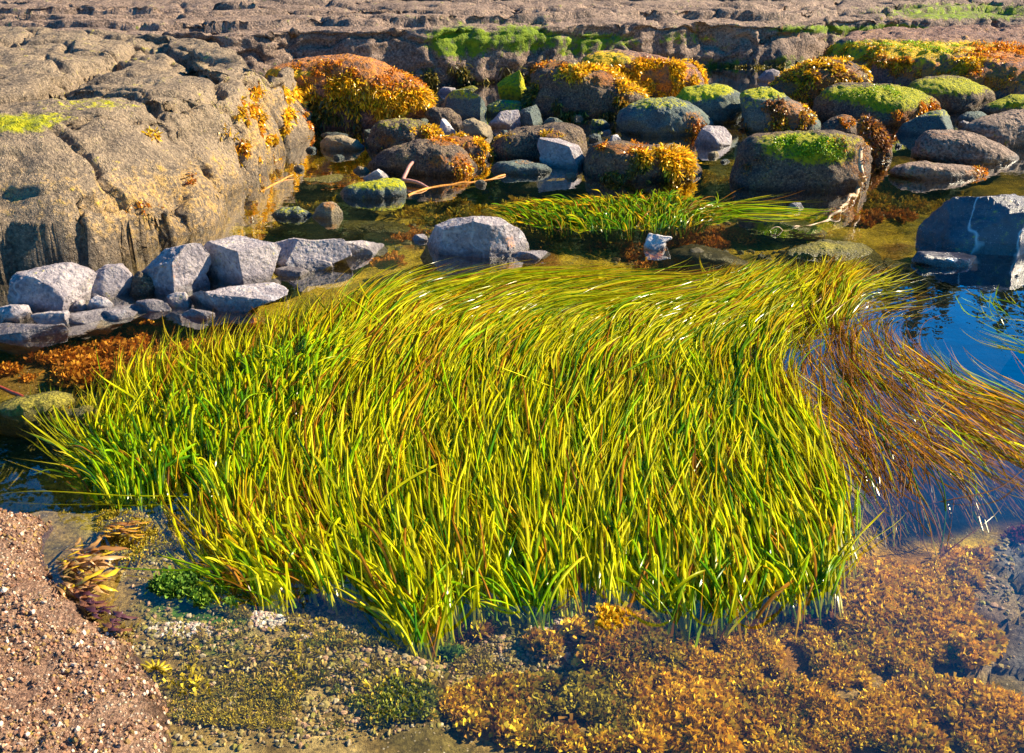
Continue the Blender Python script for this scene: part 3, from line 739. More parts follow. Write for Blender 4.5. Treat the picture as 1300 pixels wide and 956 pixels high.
rock('stone', 'small white pointed stone at the foot of the orange-weeded boulder', [(514, 141), (524, 129), (535, 132), (537, 144), (529, 147), (517, 144)], 'pale', base=150, style='angular', group=g_s, sub=4)
rock('stone', 'long low blue-grey stone under the small white pointed one', [(488, 143), (493, 140), (508, 140), (528, 145), (542, 150), (547, 158), (540, 161), (522, 154), (503, 152), (490, 149)], 'bluegrey', base=160, group=g_s, moss=[(515, 142, 20, 4, .4)])
rock('stone', 'white fin-shaped stone leaning in front of the dark brown one', [(556, 161), (559, 151), (565, 151), (574, 160), (580, 169), (577, 174), (563, 175), (556, 168)], 'pale', base=174, style='angular', group=g_s, sub=4)
rock('stone', 'tan angular stone with a pale sunlit right side beside the white fin', [(585, 157), (589, 153), (600, 150), (613, 156), (628, 167), (620, 175), (602, 178), (588, 175)], 'tan', base=177, style='angular', group=g_s, cuts=[(.7, -.4, .5, .6)])
rock('stone', 'dark brown low stone wedged behind the white fin', [(539, 145), (550, 137), (572, 138), (584, 148), (586, 160), (563, 170), (549, 163)], 'brown', base=168, group=g_s)
rock('boulder', 'dark rounded boulder with orange weed crest, upper of two joined humps behind the bent stalk', [(465, 180), (469, 165), (480, 154), (510, 150), (533, 153), (554, 161), (561, 172), (558, 186), (533, 190), (499, 199), (471, 194)], 'brown', base=196, depth=.8,
     film=[(545, 172, 18, 12), (490, 178, 14, 8)], moss=[(510, 156, 35, 6, .4)], weed=[([(550, 176, 14, 10), (488, 180, 8, 8), (480, 192, 14, 6), (540, 165, 20, 5)], 700, 'gold', 0.035, 0.012)], cat='boulder', group=g_b, sub=6)
rock('boulder', 'low brown boulder with rusty right end behind the bent stalk', [(472, 206), (490, 190), (526, 178), (559, 176), (577, 180), (591, 195), (601, 211), (597, 226), (563, 229), (526, 226), (485, 221), (471, 214)], 'brown', base=226,
     film=[(585, 210, 14, 18), (556, 205, 14, 10), (565, 180, 20, 5)], weed=[([(587, 212, 10, 16), (566, 208, 8, 10), (570, 180, 20, 5)], 500, 'rust', 0.035, 0.011), ([(590, 218, 10, 10)], 150, 'gold', 0.03, 0.011)], cat='boulder', group=g_b, sub=6)
rock('boulder', 'small hump heaped with golden weed right of the bent stalk boulders', [(558, 180), (566, 174), (600, 175), (618, 180), (624, 192), (620, 204), (606, 209), (585, 203), (568, 195)], 'brown', base=207,
     film=[(590, 180, 36, 10)], weed=[([(590, 180, 34, 8), (610, 192, 14, 12)], 1100, 'gold', 0.04, 0.012), ([(600, 198, 22, 8)], 300, 'rust', 0.04, 0.012)], cat='boulder', group=g_b)
rock('stone', 'oval blue-green stone with mossy top lying alone in the olive shallows', [(430, 250), (436, 237), (455, 231), (485, 227), (510, 228), (517, 237), (516, 249), (495, 256), (465, 259), (436, 260)], 'bluegrey', base=255, moss=[(480, 231, 45, 7, .8)], group=g_s, sub=5)
rock('stone', 'white pointed stone tip behind the oval mossy-topped stone', [(459, 229), (469, 222), (480, 215), (491, 222), (495, 229), (480, 233), (462, 233)], 'pale', base=231, style='angular', group=g_s, sub=4)
rock('stone', 'small round tan stone beneath the brown boulder, near the mossy-topped oval', [(448, 217), (455, 211), (465, 212), (471, 218), (462, 224), (450, 223)], 'tan', base=221, group=g_s, sub=4)
rock('boulder', 'rounded brown boulder behind the sharp pale slab in mid pool', [(624, 192), (634, 174), (668, 160), (701, 157), (728, 159), (742, 168), (745, 186), (735, 200), (718, 204), (681, 205), (634, 206), (624, 202)], 'brown', base=205,
     film=[(700, 170, 20, 6, .8), (640, 178, 16, 8, .5)], weed=[([(700, 171, 16, 4), (645, 176, 16, 6)], 200, 'gold', 0.03, 0.01)], cat='boulder', group=g_b, sub=6)
rock('stone', 'sharp-edged grey slab with flat pale sunlit top propped in mid pool', [(682, 188), (686, 180), (718, 175), (735, 185), (746, 201), (744, 215), (724, 221), (705, 213), (689, 203)], 'purple', base=217, style='angular', depth=.9, group=g_s, cuts=[(.15, .1, 1, .62), (-.3, -1, .1, .6), (.9, -.6, 0, .8)], fine=.01, amp=.03)
rock('stone', 'flat bluish slab at the waterline below the sharp pale slab', [(622, 215), (631, 206), (661, 204), (690, 208), (704, 216), (690, 224), (641, 226), (625, 222)], 'bluegrey', base=224, group=g_s, film=[(665, 206, 14, 3, .6)])
rock('stone', 'upright block with one bright lit edge, right of the squarish grey-green stone', [(651, 150), (661, 140), (681, 134), (687, 143), (690, 157), (670, 165), (652, 163)], 'bluegrey', base=163, style='angular', group=g_s, cuts=[(.75, -.35, .3, .6), (-.5, -1, .1, .6)])
rock('stone', 'flat purple-grey slab leaning on the upright block', [(620, 156), (634, 144), (657, 140), (661, 150), (656, 163), (634, 165), (622, 162)], 'purple', base=164, style='angular', group=g_s)
rock('stone', 'small green-grey stone between the upright block and the weed-draped boulder', [(688, 153), (696, 149), (706, 150), (714, 158), (700, 161), (689, 160)], 'bluegrey', base=161, style='angular', group=g_s, sub=4)
rock('stone', 'wedge-shaped stone coated all over in bright green algae below the ledge', [(631, 108), (645, 97), (661, 90), (669, 103), (673, 124), (663, 131), (641, 118)], 'bluegrey', base=130, style='angular', moss=[(652, 108, 30, 26)], group=g_s, cuts=8)
rock('stone', 'dull teal stone half sunk in shade below the green wedge', [(616, 134), (634, 127), (660, 129), (662, 141), (650, 149), (622, 149)], 'bluegrey', base=149, group=g_s, moss=[(640, 133, 20, 8, .6)])
rock('stone', 'rounded stone with yellow-green cap perched behind the weed-draped boulder', [(664, 82), (676, 67), (698, 62), (719, 59), (726, 68), (724, 80), (701, 85), (674, 88)], 'bluegrey', base=100, moss=[(688, 66, 16, 5), (672, 76, 12, 10, .8)], group=g_s)
rock('boulder', 'steep boulder draped with dark olive and yellow rockweed, front one of the two weedy domes', [(674, 96), (681, 84), (702, 76), (722, 77), (738, 84), (766, 88), (789, 99), (808, 108), (826, 123), (806, 134), (785, 147), (757, 153), (706, 156), (681, 153), (674, 128)], 'brown', base=153, depth=.8,
     moss=[(728, 88, 16, 6)], film=[(700, 82, 28, 6), (780, 100, 40, 12)], weed=[([(720, 105, 35, 15), (760, 105, 35, 14), (800, 118, 20, 12), (740, 92, 30, 6)], 2600, 'gold', 0.08, 0.013), ([(730, 130, 60, 28)], 2400, 'olive', 0.08, 0.015), ([(790, 130, 12, 14), (700, 86, 22, 6)], 400, 'rust', 0.05, 0.013)], cat='boulder', group=g_b, sub=6)
rock('boulder', 'long sloping boulder glowing with golden rockweed, rear one of the two weedy domes', [(734, 76), (757, 67), (785, 65), (817, 70), (845, 77), (875, 81), (892, 101), (888, 112), (858, 122), (826, 130), (798, 128), (766, 110), (740, 95)], 'shelf', base=128, depth=.75,
     moss=[(772, 75, 24, 9), (750, 72, 14, 4, .8)], film=[(830, 95, 60, 25), (800, 75, 40, 6, .6)], weed=[([(830, 100, 50, 18), (868, 92, 22, 12), (870, 105, 25, 12), (800, 92, 30, 9)], 4600, 'gold', 0.07, 0.014), ([(825, 85, 50, 9), (840, 112, 30, 10)], 900, 'rust', 0.04, 0.014)], cat='boulder', group=g_b, sub=6)
rock('boulder', 'smooth blue-grey boulder, low and long, in shade behind the blue-and-white stone', [(781, 152), (787, 142), (800, 134), (822, 127), (852, 124), (875, 130), (895, 141), (907, 155), (895, 171), (862, 178), (822, 176), (796, 169)], 'bluegrey', base=176, moss=[(830, 130, 35, 6, .6)],
     film=[(880, 152, 14, 12, .8)], weed=[([(884, 158, 14, 10)], 260, 'rust', 0.03, 0.011)], cat='boulder', group=g_b, sub=6)
rock('boulder', 'grey boulder with vivid green cap between the golden dome and the yellow-weeded mound', [(850, 130), (868, 114), (891, 109), (923, 109), (938, 118), (943, 139), (930, 153), (900, 158), (870, 150)], 'bluegrey', base=160, moss=[(880, 118, 26, 8), (905, 113, 22, 6), (860, 124, 12, 8, .7)], cat='boulder', group=g_b)
rock('boulder', 'grey boulder hung with yellow-brown weed, directly behind the big moss-topped block', [(938, 118), (955, 113), (978, 113), (998, 121), (1016, 134), (1034, 153), (1042, 168), (1010, 172), (974, 170), (951, 160), (940, 140)], 'bluegrey', base=172, moss=[(968, 117, 28, 6, .9), (955, 130, 12, 6, .5)],
     film=[(1000, 145, 30, 20), (925, 160, 14, 10)], weed=[([(1000, 150, 28, 16), (985, 135, 14, 8), (930, 158, 16, 12)], 1500, 'brown', 0.045, 0.014), ([(1010, 150, 22, 14), (985, 158, 16, 8)], 1100, 'gold', 0.04, 0.013)], cat='boulder', group=g_b, sub=6)
rock('stone', 'blue stone with one white sunlit facet, at the waterline left of the big moss-topped block', [(881, 182), (888, 170), (895, 160), (918, 161), (928, 172), (934, 184), (928, 190), (900, 191), (886, 189)], 'purple', base=189, style='angular', group=g_s, cuts=[(.5, -.5, .7, .6), (-.7, -.7, .1, .7), (1, -.3, .2, .7)])
rock('boulder', 'big egg-shaped boulder with a diagonal band of bright yellow-green turf', [(1031, 133), (1041, 116), (1061, 107), (1101, 107), (1134, 110), (1167, 119), (1190, 128), (1195, 140), (1174, 152), (1141, 163), (1101, 165), (1061, 160), (1036, 147)], 'brown', base=163, depth=.75,
     moss=[(1090, 118, 40, 8), (1130, 122, 45, 12), (1130, 134, 25, 6, .9)], film=[(1180, 134, 18, 12), (1145, 145, 20, 9)], weed=[([(1178, 138, 16, 12), (1148, 148, 14, 8)], 800, 'rust', 0.035, 0.012), ([(1115, 120, 55, 11)], 1600, 'green', 0.014, 0.01)], cat='boulder', group=g_b, sub=6)
rock('boulder', 'big flat-topped boulder capped with vivid green moss, standing square in the pool', [(933, 205), (936, 188), (944, 175), (960, 169), (1001, 168), (1054, 167), (1087, 172), (1102, 186), (1105, 206), (1096, 229), (1067, 245), (1014, 249), (954, 247), (936, 236)], 'brown', base=246, depth=.85, p=3.2, amp=.04,
     moss=[(1020, 184, 40, 13), (1040, 194, 34, 11), (990, 178, 24, 6, .8), (1060, 178, 26, 7, .6)], film=[(1085, 195, 22, 30, .7), (1000, 172, 50, 5, .5)],
     weed=[([(1025, 185, 42, 12), (1045, 196, 26, 8)], 2600, 'green', 0.016, 0.010), ([(960, 215, 14, 20)], 120, 'brown', 0.03, 0.01), ([(1075, 182, 25, 8)], 160, 'rust', 0.025, 0.01)], cat='boulder', group=g_b, sub=6)
rock('boulder', 'small dark boulder with orange crest behind the big moss-topped block', [(1043, 160), (1052, 151), (1068, 146), (1080, 147), (1090, 158), (1090, 172), (1060, 178), (1044, 172)], 'brown', base=180, film=[(1078, 152, 12, 10)], weed=[([(1078, 152, 10, 8)], 240, 'rust', 0.03, 0.011)], cat='boulder', group=g_b)
rock('boulder', 'narrow boulder buried in curling brown weed at the right shoulder of the big moss-topped block', [(1085, 158), (1095, 151), (1106, 155), (1118, 166), (1127, 185), (1122, 200), (1108, 208), (1094, 198), (1088, 178)], 'brown', base=207, film=[(1105, 178, 24, 30)],
     weed=[([(1106, 178, 20, 28)], 1500, 'brown', 0.06, 0.014), ([(1108, 176, 20, 26)], 600, 'rust', 0.05, 0.012)], cat='boulder', group=g_b)
rock('boulder', 'rounded boulder with dull green top below the weedy shelf', [(1148, 118), (1156, 107), (1170, 101), (1191, 99), (1225, 104), (1255, 113), (1264, 125), (1245, 140), (1211, 146), (1180, 140), (1155, 130)], 'brown', base=144, moss=[(1205, 108, 45, 9, .9)], film=[(1240, 112, 20, 6, .7)], cat='boulder', group=g_b)
rock('boulder', 'low boulder with bright green cap at the right edge below the weedy shelf', [(1240, 139), (1256, 130), (1281, 122), (1310, 121), (1332, 135), (1312, 150), (1270, 152), (1248, 148)], 'brown', base=150, moss=[(1285, 127, 32, 7)], cat='boulder', group=g_b)
rock('stone', 'small dark grey stone between the teal angular stone and the green-capped boulder', [(1213, 152), (1225, 142), (1240, 141), (1253, 146), (1244, 157), (1222, 162)], 'bluegrey', base=160, group=g_s, sub=4)
rock('stone', 'angular teal-blue stone with a lit right facet in front of the turf-banded boulder', [(1130, 168), (1150, 157), (1174, 145), (1194, 140), (1210, 152), (1217, 165), (1190, 173), (1157, 177), (1138, 174)], 'bluegrey', base=174, style='angular', group=g_s, cuts=[(.8, -.3, .5, .6), (-.3, -.9, .4, .6)], moss=[(1185, 142, 20, 4, .5)])
rock('boulder', 'flat brown rock stepping out of the water, long and ridged, right of the curling weed', [(1156, 194), (1164, 177), (1180, 168), (1220, 168), (1254, 178), (1283, 192), (1300, 204), (1267, 213), (1227, 214), (1174, 206)], 'ledge', base=211, depth=.8, film=[(1190, 172, 30, 4, .5)], cat='boulder', group=g_b, sub=6)
rock('boulder', 'thin pinkish slab barely above the water with an orange tip', [(1118, 220), (1144, 207), (1174, 205), (1230, 211), (1258, 219), (1250, 229), (1207, 232), (1160, 228)], 'ledge', base=230, depth=.8, film=[(1240, 220, 16, 6)], weed=[([(1240, 219, 14, 6)], 160, 'rust', 0.03, 0.012)], cat='boulder', group=g_b, ext=.5)
rock('boulder', 'broad brown rock cut by the right edge, behind the flat ridged one', [(1217, 162), (1237, 150), (1280, 142), (1330, 141), (1350, 165), (1345, 190), (1300, 196), (1270, 188), (1240, 176)], 'ledge', base=192, depth=.8, cat='boulder', group=g_b, sub=6, film=[(1280, 180, 40, 8, .5)])
rock('stone', 'little blue block at the foot of the ledge, left of the yellow-weeded mound', [(961, 99), (970, 91), (985, 88), (990, 97), (983, 106), (965, 107)], 'purple', base=105, style='angular', group=g_s, sub=4)
rock('boulder', 'low mound smothered in yellow-brown rockweed under the ledge', [(968, 128), (980, 112), (1000, 96), (1025, 83), (1050, 78), (1075, 82), (1095, 92), (1105, 103), (1080, 115), (1050, 122), (1030, 133), (1000, 138), (975, 135)], 'brown', base=134, depth=.8, film=[(1035, 100, 60, 30)],
     weed=[([(1035, 102, 62, 28)], 5200, 'gold', 0.07, 0.014), ([(1035, 108, 60, 28)], 2600, 'brown', 0.06, 0.02)], cat='boulder', group=g_b, sub=6)
rock('boulder', 'low boulder topped orange and hung with olive weed, right of the sharp pale slab', [(742, 205), (748, 192), (760, 183), (790, 180), (815, 184), (845, 188), (872, 198), (888, 214), (886, 228), (862, 236), (812, 238), (765, 234), (745, 222)], 'brown', base=234, depth=.8,
     film=[(790, 190, 40, 8), (850, 200, 30, 12)], weed=[([(845, 200, 30, 10), (868, 218, 20, 14)], 1900, 'gold', 0.08, 0.012), ([(790, 188, 36, 7), (830, 195, 20, 8)], 700, 'rust', 0.04, 0.012), ([(800, 218, 48, 16)], 900, 'olive', 0.045, 0.012)], cat='boulder', group=g_b, sub=6)
rock('stone', 'tiny white stone tip just behind the orange-topped boulder in mid pool', [(771, 182), (777, 172), (783, 171), (789, 178), (786, 184), (776, 185)], 'pale', base=184, style='angular', group=g_s, sub=4)
rock('stone', 'small green-tinted stone at the foot of the weed-draped boulder', [(749, 162), (752, 152), (765, 152), (775, 158), (772, 165), (758, 167)], 'bluegrey', base=165, group=g_s, sub=4, moss=[(757, 155, 8, 4, .7)])
rock('stone', 'flat tan rock awash between the orange-topped boulder and the blue-and-white stone', [(815, 190), (830, 184), (855, 182), (866, 186), (862, 195), (840, 200), (820, 197)], 'tan', base=197, group=g_s, ext=.5)
rock('stone', 'tan wedge stone standing alone in the olive shallows near the outcrop', [(397, 276), (402, 264), (410, 257), (428, 257), (436, 269), (425, 278), (405, 282)], 'tan', base=279, style='angular', group=g_s, film=[(417, 262, 9, 7, .9)])
rock('stone', 'rounded grey-speckled stone beside the tan wedge in the olive shallows', [(344, 272), (358, 264), (380, 262), (396, 272), (388, 281), (357, 282)], 'bluegrey', base=279, group=g_s, moss=[(365, 267, 20, 5, .5)])
rock('stone', 'low grey stone with a rusty patch, under the overhanging weed by the outcrop', [(407, 182), (415, 173), (435, 172), (455, 178), (462, 190), (440, 196), (414, 194)], 'tan', base=193, group=g_s, film=[(425, 183, 12, 5, .8)])
rock('stone', 'flat pale-blue slab in shade beneath the orange-weeded boulder', [(404, 172), (415, 168), (440, 169), (446, 174), (430, 178), (408, 177)], 'bluegrey', base=176, group=g_s, sub=4, ext=.5)
rock('boulder', 'large pale purple-grey boulder with a broad flat face, just behind the grass bed', [(530, 318), (540, 302), (552, 294), (562, 284), (575, 278), (608, 275), (636, 278), (651, 287), (664, 293), (672, 307), (668, 322), (644, 331), (600, 334), (566, 335), (541, 328)], 'purple', base=331, depth=.7, style='angular',
     cat='boulder', group=g_b, sub=6, cuts=[(-.25, -1, .15, .5), (-.9, -.35, .2, .62), (.15, -.1, 1, .86), (.8, -.6, .2, .8)], film=[(648, 308, 7, 8, .8)], fine=.014)
rock('stone', 'thin pale slab at the right foot of the large purple-grey boulder', [(640, 327), (660, 319), (688, 318), (699, 323), (682, 331), (652, 334)], 'purple', base=331, style='angular', group=g_s, ext=.4)
rock('stone', 'white fin of stone poking up between orange algae behind the grass', [(817, 302), (820, 296), (832, 299), (852, 302), (840, 308), (832, 318), (822, 314)], 'pale', base=316, style='angular', group=g_s, sub=4)
rock('stone', 'two-toned little stone left of the large purple-grey boulder', [(522, 303), (527, 297), (538, 297), (544, 304), (536, 310), (525, 309)], 'purple', base=308, style='angular', group=g_s, sub=4)
rock('boulder', 'glossy dark boulder with white veins, half out of the frame beside the blue water', [(1169, 302), (1177, 285), (1200, 262), (1217, 251), (1250, 252), (1273, 247), (1300, 251), (1345, 262), (1362, 300), (1352, 335), (1300, 330), (1243, 328), (1185, 325), (1170, 318)], 'dark', base=326, depth=.7, style='angular', cat='boulder', group=g_b, sub=6,
     cuts=[(-.2, -.9, .35, .6), (.3, -.2, 1, .8), (-.8, -.3, .4, .7), (.5, -.8, .2, .7), (-.1, -.5, 1, .8), (-.5, -.6, .7, .75)], wet_h=.05, ext=.3, fine=.03)
rock('stone', 'low dark wet slab at the foot of the glossy dark boulder', [(1150, 322), (1165, 319), (1215, 321), (1243, 328), (1240, 339), (1225, 344), (1185, 341), (1160, 334)], 'dark', base=341, style='angular', group=g_s)
# joint blocks
rock('stone', 'largest purple block, a cube-like one with a sunlit right face and blue shaded left face', [(256, 330), (257, 315), (270, 308), (304, 302), (335, 302), (347, 318), (349, 338), (342, 354), (300, 364), (262, 374), (256, 360)], 'purple', base=368, style='angular', group=g_p, grow=1.2, depth=1.1, sub=6, cuts=[(-.65, -1, .05, .42), (.75, -.75, .15, .55), (.05, 0, 1, .8)], amp=.02, fine=.01, ext=.15)
rock('stone', 'purple block with a brown broken front, left neighbour of the largest purple block', [(174, 352), (192, 336), (210, 320), (232, 314), (252, 312), (258, 332), (242, 374), (222, 385), (213, 372), (188, 364)], 'purple', base=380, style='angular', group=g_p, grow=1.2, depth=1.1, sub=6, film=[(205, 345, 24, 14, .5)], cuts=[(.8, -.6, .1, .55), (-.4, -1, .2, .6)], fine=.03)
rock('stone', 'low pale lavender block right of the largest purple block', [(348, 334), (350, 311), (375, 305), (400, 308), (425, 306), (440, 312), (434, 326), (397, 337), (370, 349), (352, 352)], 'purple', base=348, style='angular', group=g_p, grow=1.2, depth=1.1, sub=6, fine=.03, cuts=[(.3, -1, .5, .6), (-.6, -.6, .8, .7)])
rock('stone', 'last tapering pale block of the purple row, pointing into the pool', [(402, 322), (425, 309), (455, 307), (484, 313), (479, 322), (442, 330), (415, 333)], 'purple', base=329, style='angular', group=g_p, grow=1.2, depth=1.1, fine=.03)
rock('stone', 'rounded-topped purple block in shade between the barnacled lip and the pool', [(106, 378), (112, 360), (121, 348), (136, 339), (155, 338), (167, 351), (173, 370), (152, 384), (120, 386)], 'purple', base=382, style='angular', group=g_p, grow=1.2, depth=1.1, fine=.02)
rock('stone', 'cracked purple-grey block under the lip of the outcrop at the left', [(6, 402), (6, 366), (30, 350), (70, 341), (105, 337), (118, 345), (113, 370), (100, 388), (60, 402), (20, 410)], 'purple', base=402, style='angular', group=g_p, grow=1.2, depth=1.1, sub=6, fine=.04, amp=.05, cuts=18)
rock('stone', 'long flat lavender slab lying along the water below the cracked purple block', [(28, 412), (80, 400), (130, 392), (187, 386), (181, 398), (142, 406), (100, 416), (55, 420)], 'purple', base=413, style='angular', group=g_p, grow=1.2, depth=1.1, fine=.03, ext=.5)
rock('stone', 'low stepped slab in front of the largest purple block', [(230, 390), (245, 377), (290, 366), (340, 361), (358, 371), (336, 383), (292, 394), (265, 402), (240, 402)], 'purple', base=397, style='angular', group=g_p, grow=1.2, depth=1.1, sub=6, fine=.035, cuts=[(.1, -.1, 1, .6), (0, -1, .3, .7)])
rock('stone', 'dark wet slab end at the left edge of the purple row', [(-30, 424), (10, 411), (60, 414), (86, 420), (62, 431), (10, 437), (-25, 436)], 'purple', base=433, style='angular', group=g_p, grow=1.2, depth=1.1, fine=.03, ext=.5, wet_h=.08)
rock('stone', 'broken brownish purple stone filling the gap between the shaded rounded block and the brown-fronted one', [(160, 372), (166, 352), (178, 344), (196, 350), (200, 370), (186, 380), (168, 380)], 'brown', base=377, style='angular', group=g_p, fine=.04, cuts=16)
rock('stone', 'small pale chip on the waterline in front of the cracked purple block', [(85, 392), (92, 382), (108, 380), (114, 390), (104, 396), (90, 397)], 'purple', base=396, style='angular', group=g_p, sub=4)
for k, (x, y, w_, h_) in enumerate(((20, 398, 30, 12), (66, 404, 26, 10), (128, 386, 22, 11), (200, 388, 26, 10), (228, 380, 20, 12), (366, 345, 24, 9), (395, 336, 26, 9), (150, 400, 24, 8), (300, 376, 30, 9), (250, 400, 24, 7))):
    a = np.linspace(0, 6.28, 8)[:-1]; rr = np.random.default_rng(k + 900).uniform(.75, 1.2, 7)
    rock('stone', 'small flat broken chip of grey-purple stone wedged among the joint blocks', [(x + w_ * math.cos(t) * r_, y + h_ * math.sin(t) * r_) for t, r_ in zip(a, rr)], 'purple', style='angular', group='small chips wedged among the purple joint blocks', sub=4, fine=.03, ext=.4)
for k, (x, y, w_) in enumerate(((470, 168, 8), (455, 186, 7), (605, 182, 7), (640, 170, 8), (660, 172, 6), (725, 224, 8), (756, 176, 9), (770, 168, 6), (905, 196, 8), (920, 205, 6), (575, 186, 6), (610, 232, 8), (430, 200, 8), (545, 170, 6), (1120, 180, 8), (1140, 185, 6), (1225, 158, 8), (735, 150, 7), (395, 190, 7), (1010, 262, 10), (380, 214, 8), (880, 200, 7))):
    a = np.linspace(0, 6.28, 8)[:-1]; rr = np.random.default_rng(k + 700).uniform(.75, 1.2, 7)
    rock('stone', 'small loose stone lying in the shallows between the boulders', [(x + w_ * math.cos(t) * r_, y + w_ * .6 * math.sin(t) * r_) for t, r_ in zip(a, rr)], ('bluegrey', 'purple', 'tan')[k % 3], style='angular' if k % 2 else 'round', group='small loose stones in the shallows between the boulders', sub=4)
# under water
rock('stone', 'yellow-brown sunken boulder at the left edge of the pool, larger of the two there', [(-30, 525), (20, 505), (70, 498), (98, 504), (88, 524), (50, 541), (-15, 547)], 'olive', base=541, z0=-0.03, group=g_d, cat='boulder', sub=5)
rock('stone', 'yellow-brown sunken stone against the left tip of the grass bed', [(64, 536), (80, 520), (110, 514), (131, 525), (126, 546), (95, 555), (70, 550)], 'olive', base=551, z0=-0.035, group=g_d, cat='boulder')
rock('stone', 'round dark sunken stone below the front edge of the grass', [(614, 802), (624, 788), (650, 783), (673, 790), (680, 806), (666, 822), (640, 827), (620, 820)], 'olive', base=824, z0=-0.085, group=g_d, moss=[(650, 795, 30, 12, .4)])
rock('stone', 'small whitish sunken stone by the front edge of the grass', [(944, 787), (954, 779), (966, 783), (963, 799), (950, 806)], 'tan', base=803, z0=-0.08, group=g_d, sub=4)
rock('stone', 'big oval sunken boulder furred olive, behind the tallest tuft of grass', [(982, 329), (1008, 315), (1045, 307), (1090, 311), (1121, 327), (1106, 343), (1060, 351), (1010, 346)], 'olive', base=348, z0=-0.07, group=g_d, cat='boulder', sub=6)
rock('stone', 'flat brown sunken slab behind the big oval sunken boulder', [(935, 280), (945, 271), (985, 274), (1020, 283), (1050, 295), (1045, 306), (1000, 303), (962, 296)], 'slab', base=303, z0=-0.09, group=g_d, depth=1.2)
rock('stone', 'greenish sunken stone between the oval sunken boulder and the glossy dark one', [(1082, 352), (1095, 334), (1125, 328), (1160, 335), (1175, 352), (1150, 364), (1110, 366)], 'olive', base=362, z0=-0.12, group=g_d)
rock('stone', 'drowned grey slab behind the orange algae, left of the oval sunken boulder', [(838, 330), (850, 318), (885, 312), (925, 322), (960, 338), (940, 348), (880, 352), (845, 345)], 'slab', base=349, z0=-0.10, group=g_d, depth=1.1)
rock('stone', 'drowned flat slab filling the olive shallows in front of the tan wedge stone', [(330, 292), (380, 284), (450, 280), (520, 284), (535, 296), (470, 306), (390, 306), (340, 302)], 'olive', base=303, z0=-0.11, group=g_d, depth=1.1)
rock('stone', 'drowned yellowish slab in front of the flat bluish slab', [(640, 240), (660, 231), (720, 229), (770, 236), (750, 246), (690, 250), (650, 248)], 'olive', base=247, z0=-0.10, group=g_d, depth=1.3)
rock('stone', 'drowned olive slab left of the oval mossy-topped stone', [(352, 245), (380, 226), (430, 222), (450, 228), (425, 245), (390, 256), (360, 256)], 'olive', base=254, z0=-0.10, group=g_d, depth=1.1)

# ------------------------------------------------------------------ surfgrass
CTRL = np.array([  # photo x, y, direction x, y (root to tip)
 (60, 600, -.6, -.8), (110, 610, -.6, -.8), (180, 540, -.1, -1), (200, 620, -.35, -.93), (300, 470, .15, -1), (360, 430, .35, -.95), (420, 400, .6, -.8), (480, 370, .85, -.5), (560, 365, .97, -.25), (700, 350, 1, -.06), (820, 345, 1, .0),
 (300, 600, -.12, -1), (330, 700, -.5, -.87), (300, 740, -.7, -.7), (420, 740, -.35, -.93), (500, 720, -.22, -1), (530, 800, -.25, -1), (650, 720, -.08, -1), (800, 720, .0, -1), (900, 720, -.1, -1), (1000, 720, -.3, -.95), (1060, 660, -.42, -.9),
 (500, 600, -.05, -1), (650, 600, .0, -1), (800, 600, -.05, -1), (920, 600, -.22, -.97), (1000, 560, -.38, -.92), (1080, 580, -.5, -.86), (1040, 500, -.35, -.93),
 (400, 520, .12, -1), (500, 480, .32, -.95), (600, 490, .3, -.95), (700, 490, .25, -.95), (800, 490, .25, -.97), (900, 490, .2, -.98), (960, 520, -.15, -1),
 (500, 425, .65, -.75), (600, 430, .72, -.7), (700, 440, .7, -.7), (780, 430, .75, -.65), (860, 420, .82, -.55), (920, 400, .88, -.45), (980, 395, .8, -.6), (1020, 370, .75, -.65), (940, 440, .6, -.8), (1000, 440, .3, -.95), (1060, 380, -.05, -1), (1060, 430, -.15, -1),
 (600, 390, .93, -.35), (750, 385, .97, -.2), (860, 380, .98, -.15),
 (1150, 480, -.75, -.65), (1250, 570, -.85, -.52), (1180, 650, -.6, -.8), (1290, 500, -.93, -.36), (1100, 450, -.5, -.87), (1120, 620, -.5, -.87), (1200, 540, -.8, -.6), (1330, 620, -.88, -.47),
 (1130, 385, .95, -.25), (1320, 430, -.9, -.3)], float)
def ctrl_ground(ct, z=0.0):
    a = ground(ct[:, :2], z); b = ground(ct[:, :2] + ct[:, 2:] * 3, z)
    d = (b - a)[:, :2]; d /= np.linalg.norm(d, axis=1)[:, None]
    return a[:, :2], d
def field(P, cp, cdv):
    D = np.zeros((len(P), 2)); 
    w = 1 / (((P[:, None, :2] - cp[None]) ** 2).sum(-1) + 0.004) ** 1.6
    D = (w[..., None] * cdv[None]).sum(1) / w.sum(1)[:, None]
    return D / (np.linalg.norm(D, axis=1)[:, None] + 1e-9)

def poly_sample(poly, n, rng):
    g = ground(np.array(poly, float)); lo, hi = g.min(0), g.max(0); out = []
    while sum(map(len, out)) < n:
        q = rng.uniform(lo, hi, (n * 2, 3)); q[:, 2] = 0
        out.append(q[poly_sd(q, g) > 0])
    return np.concatenate(out)[:n]

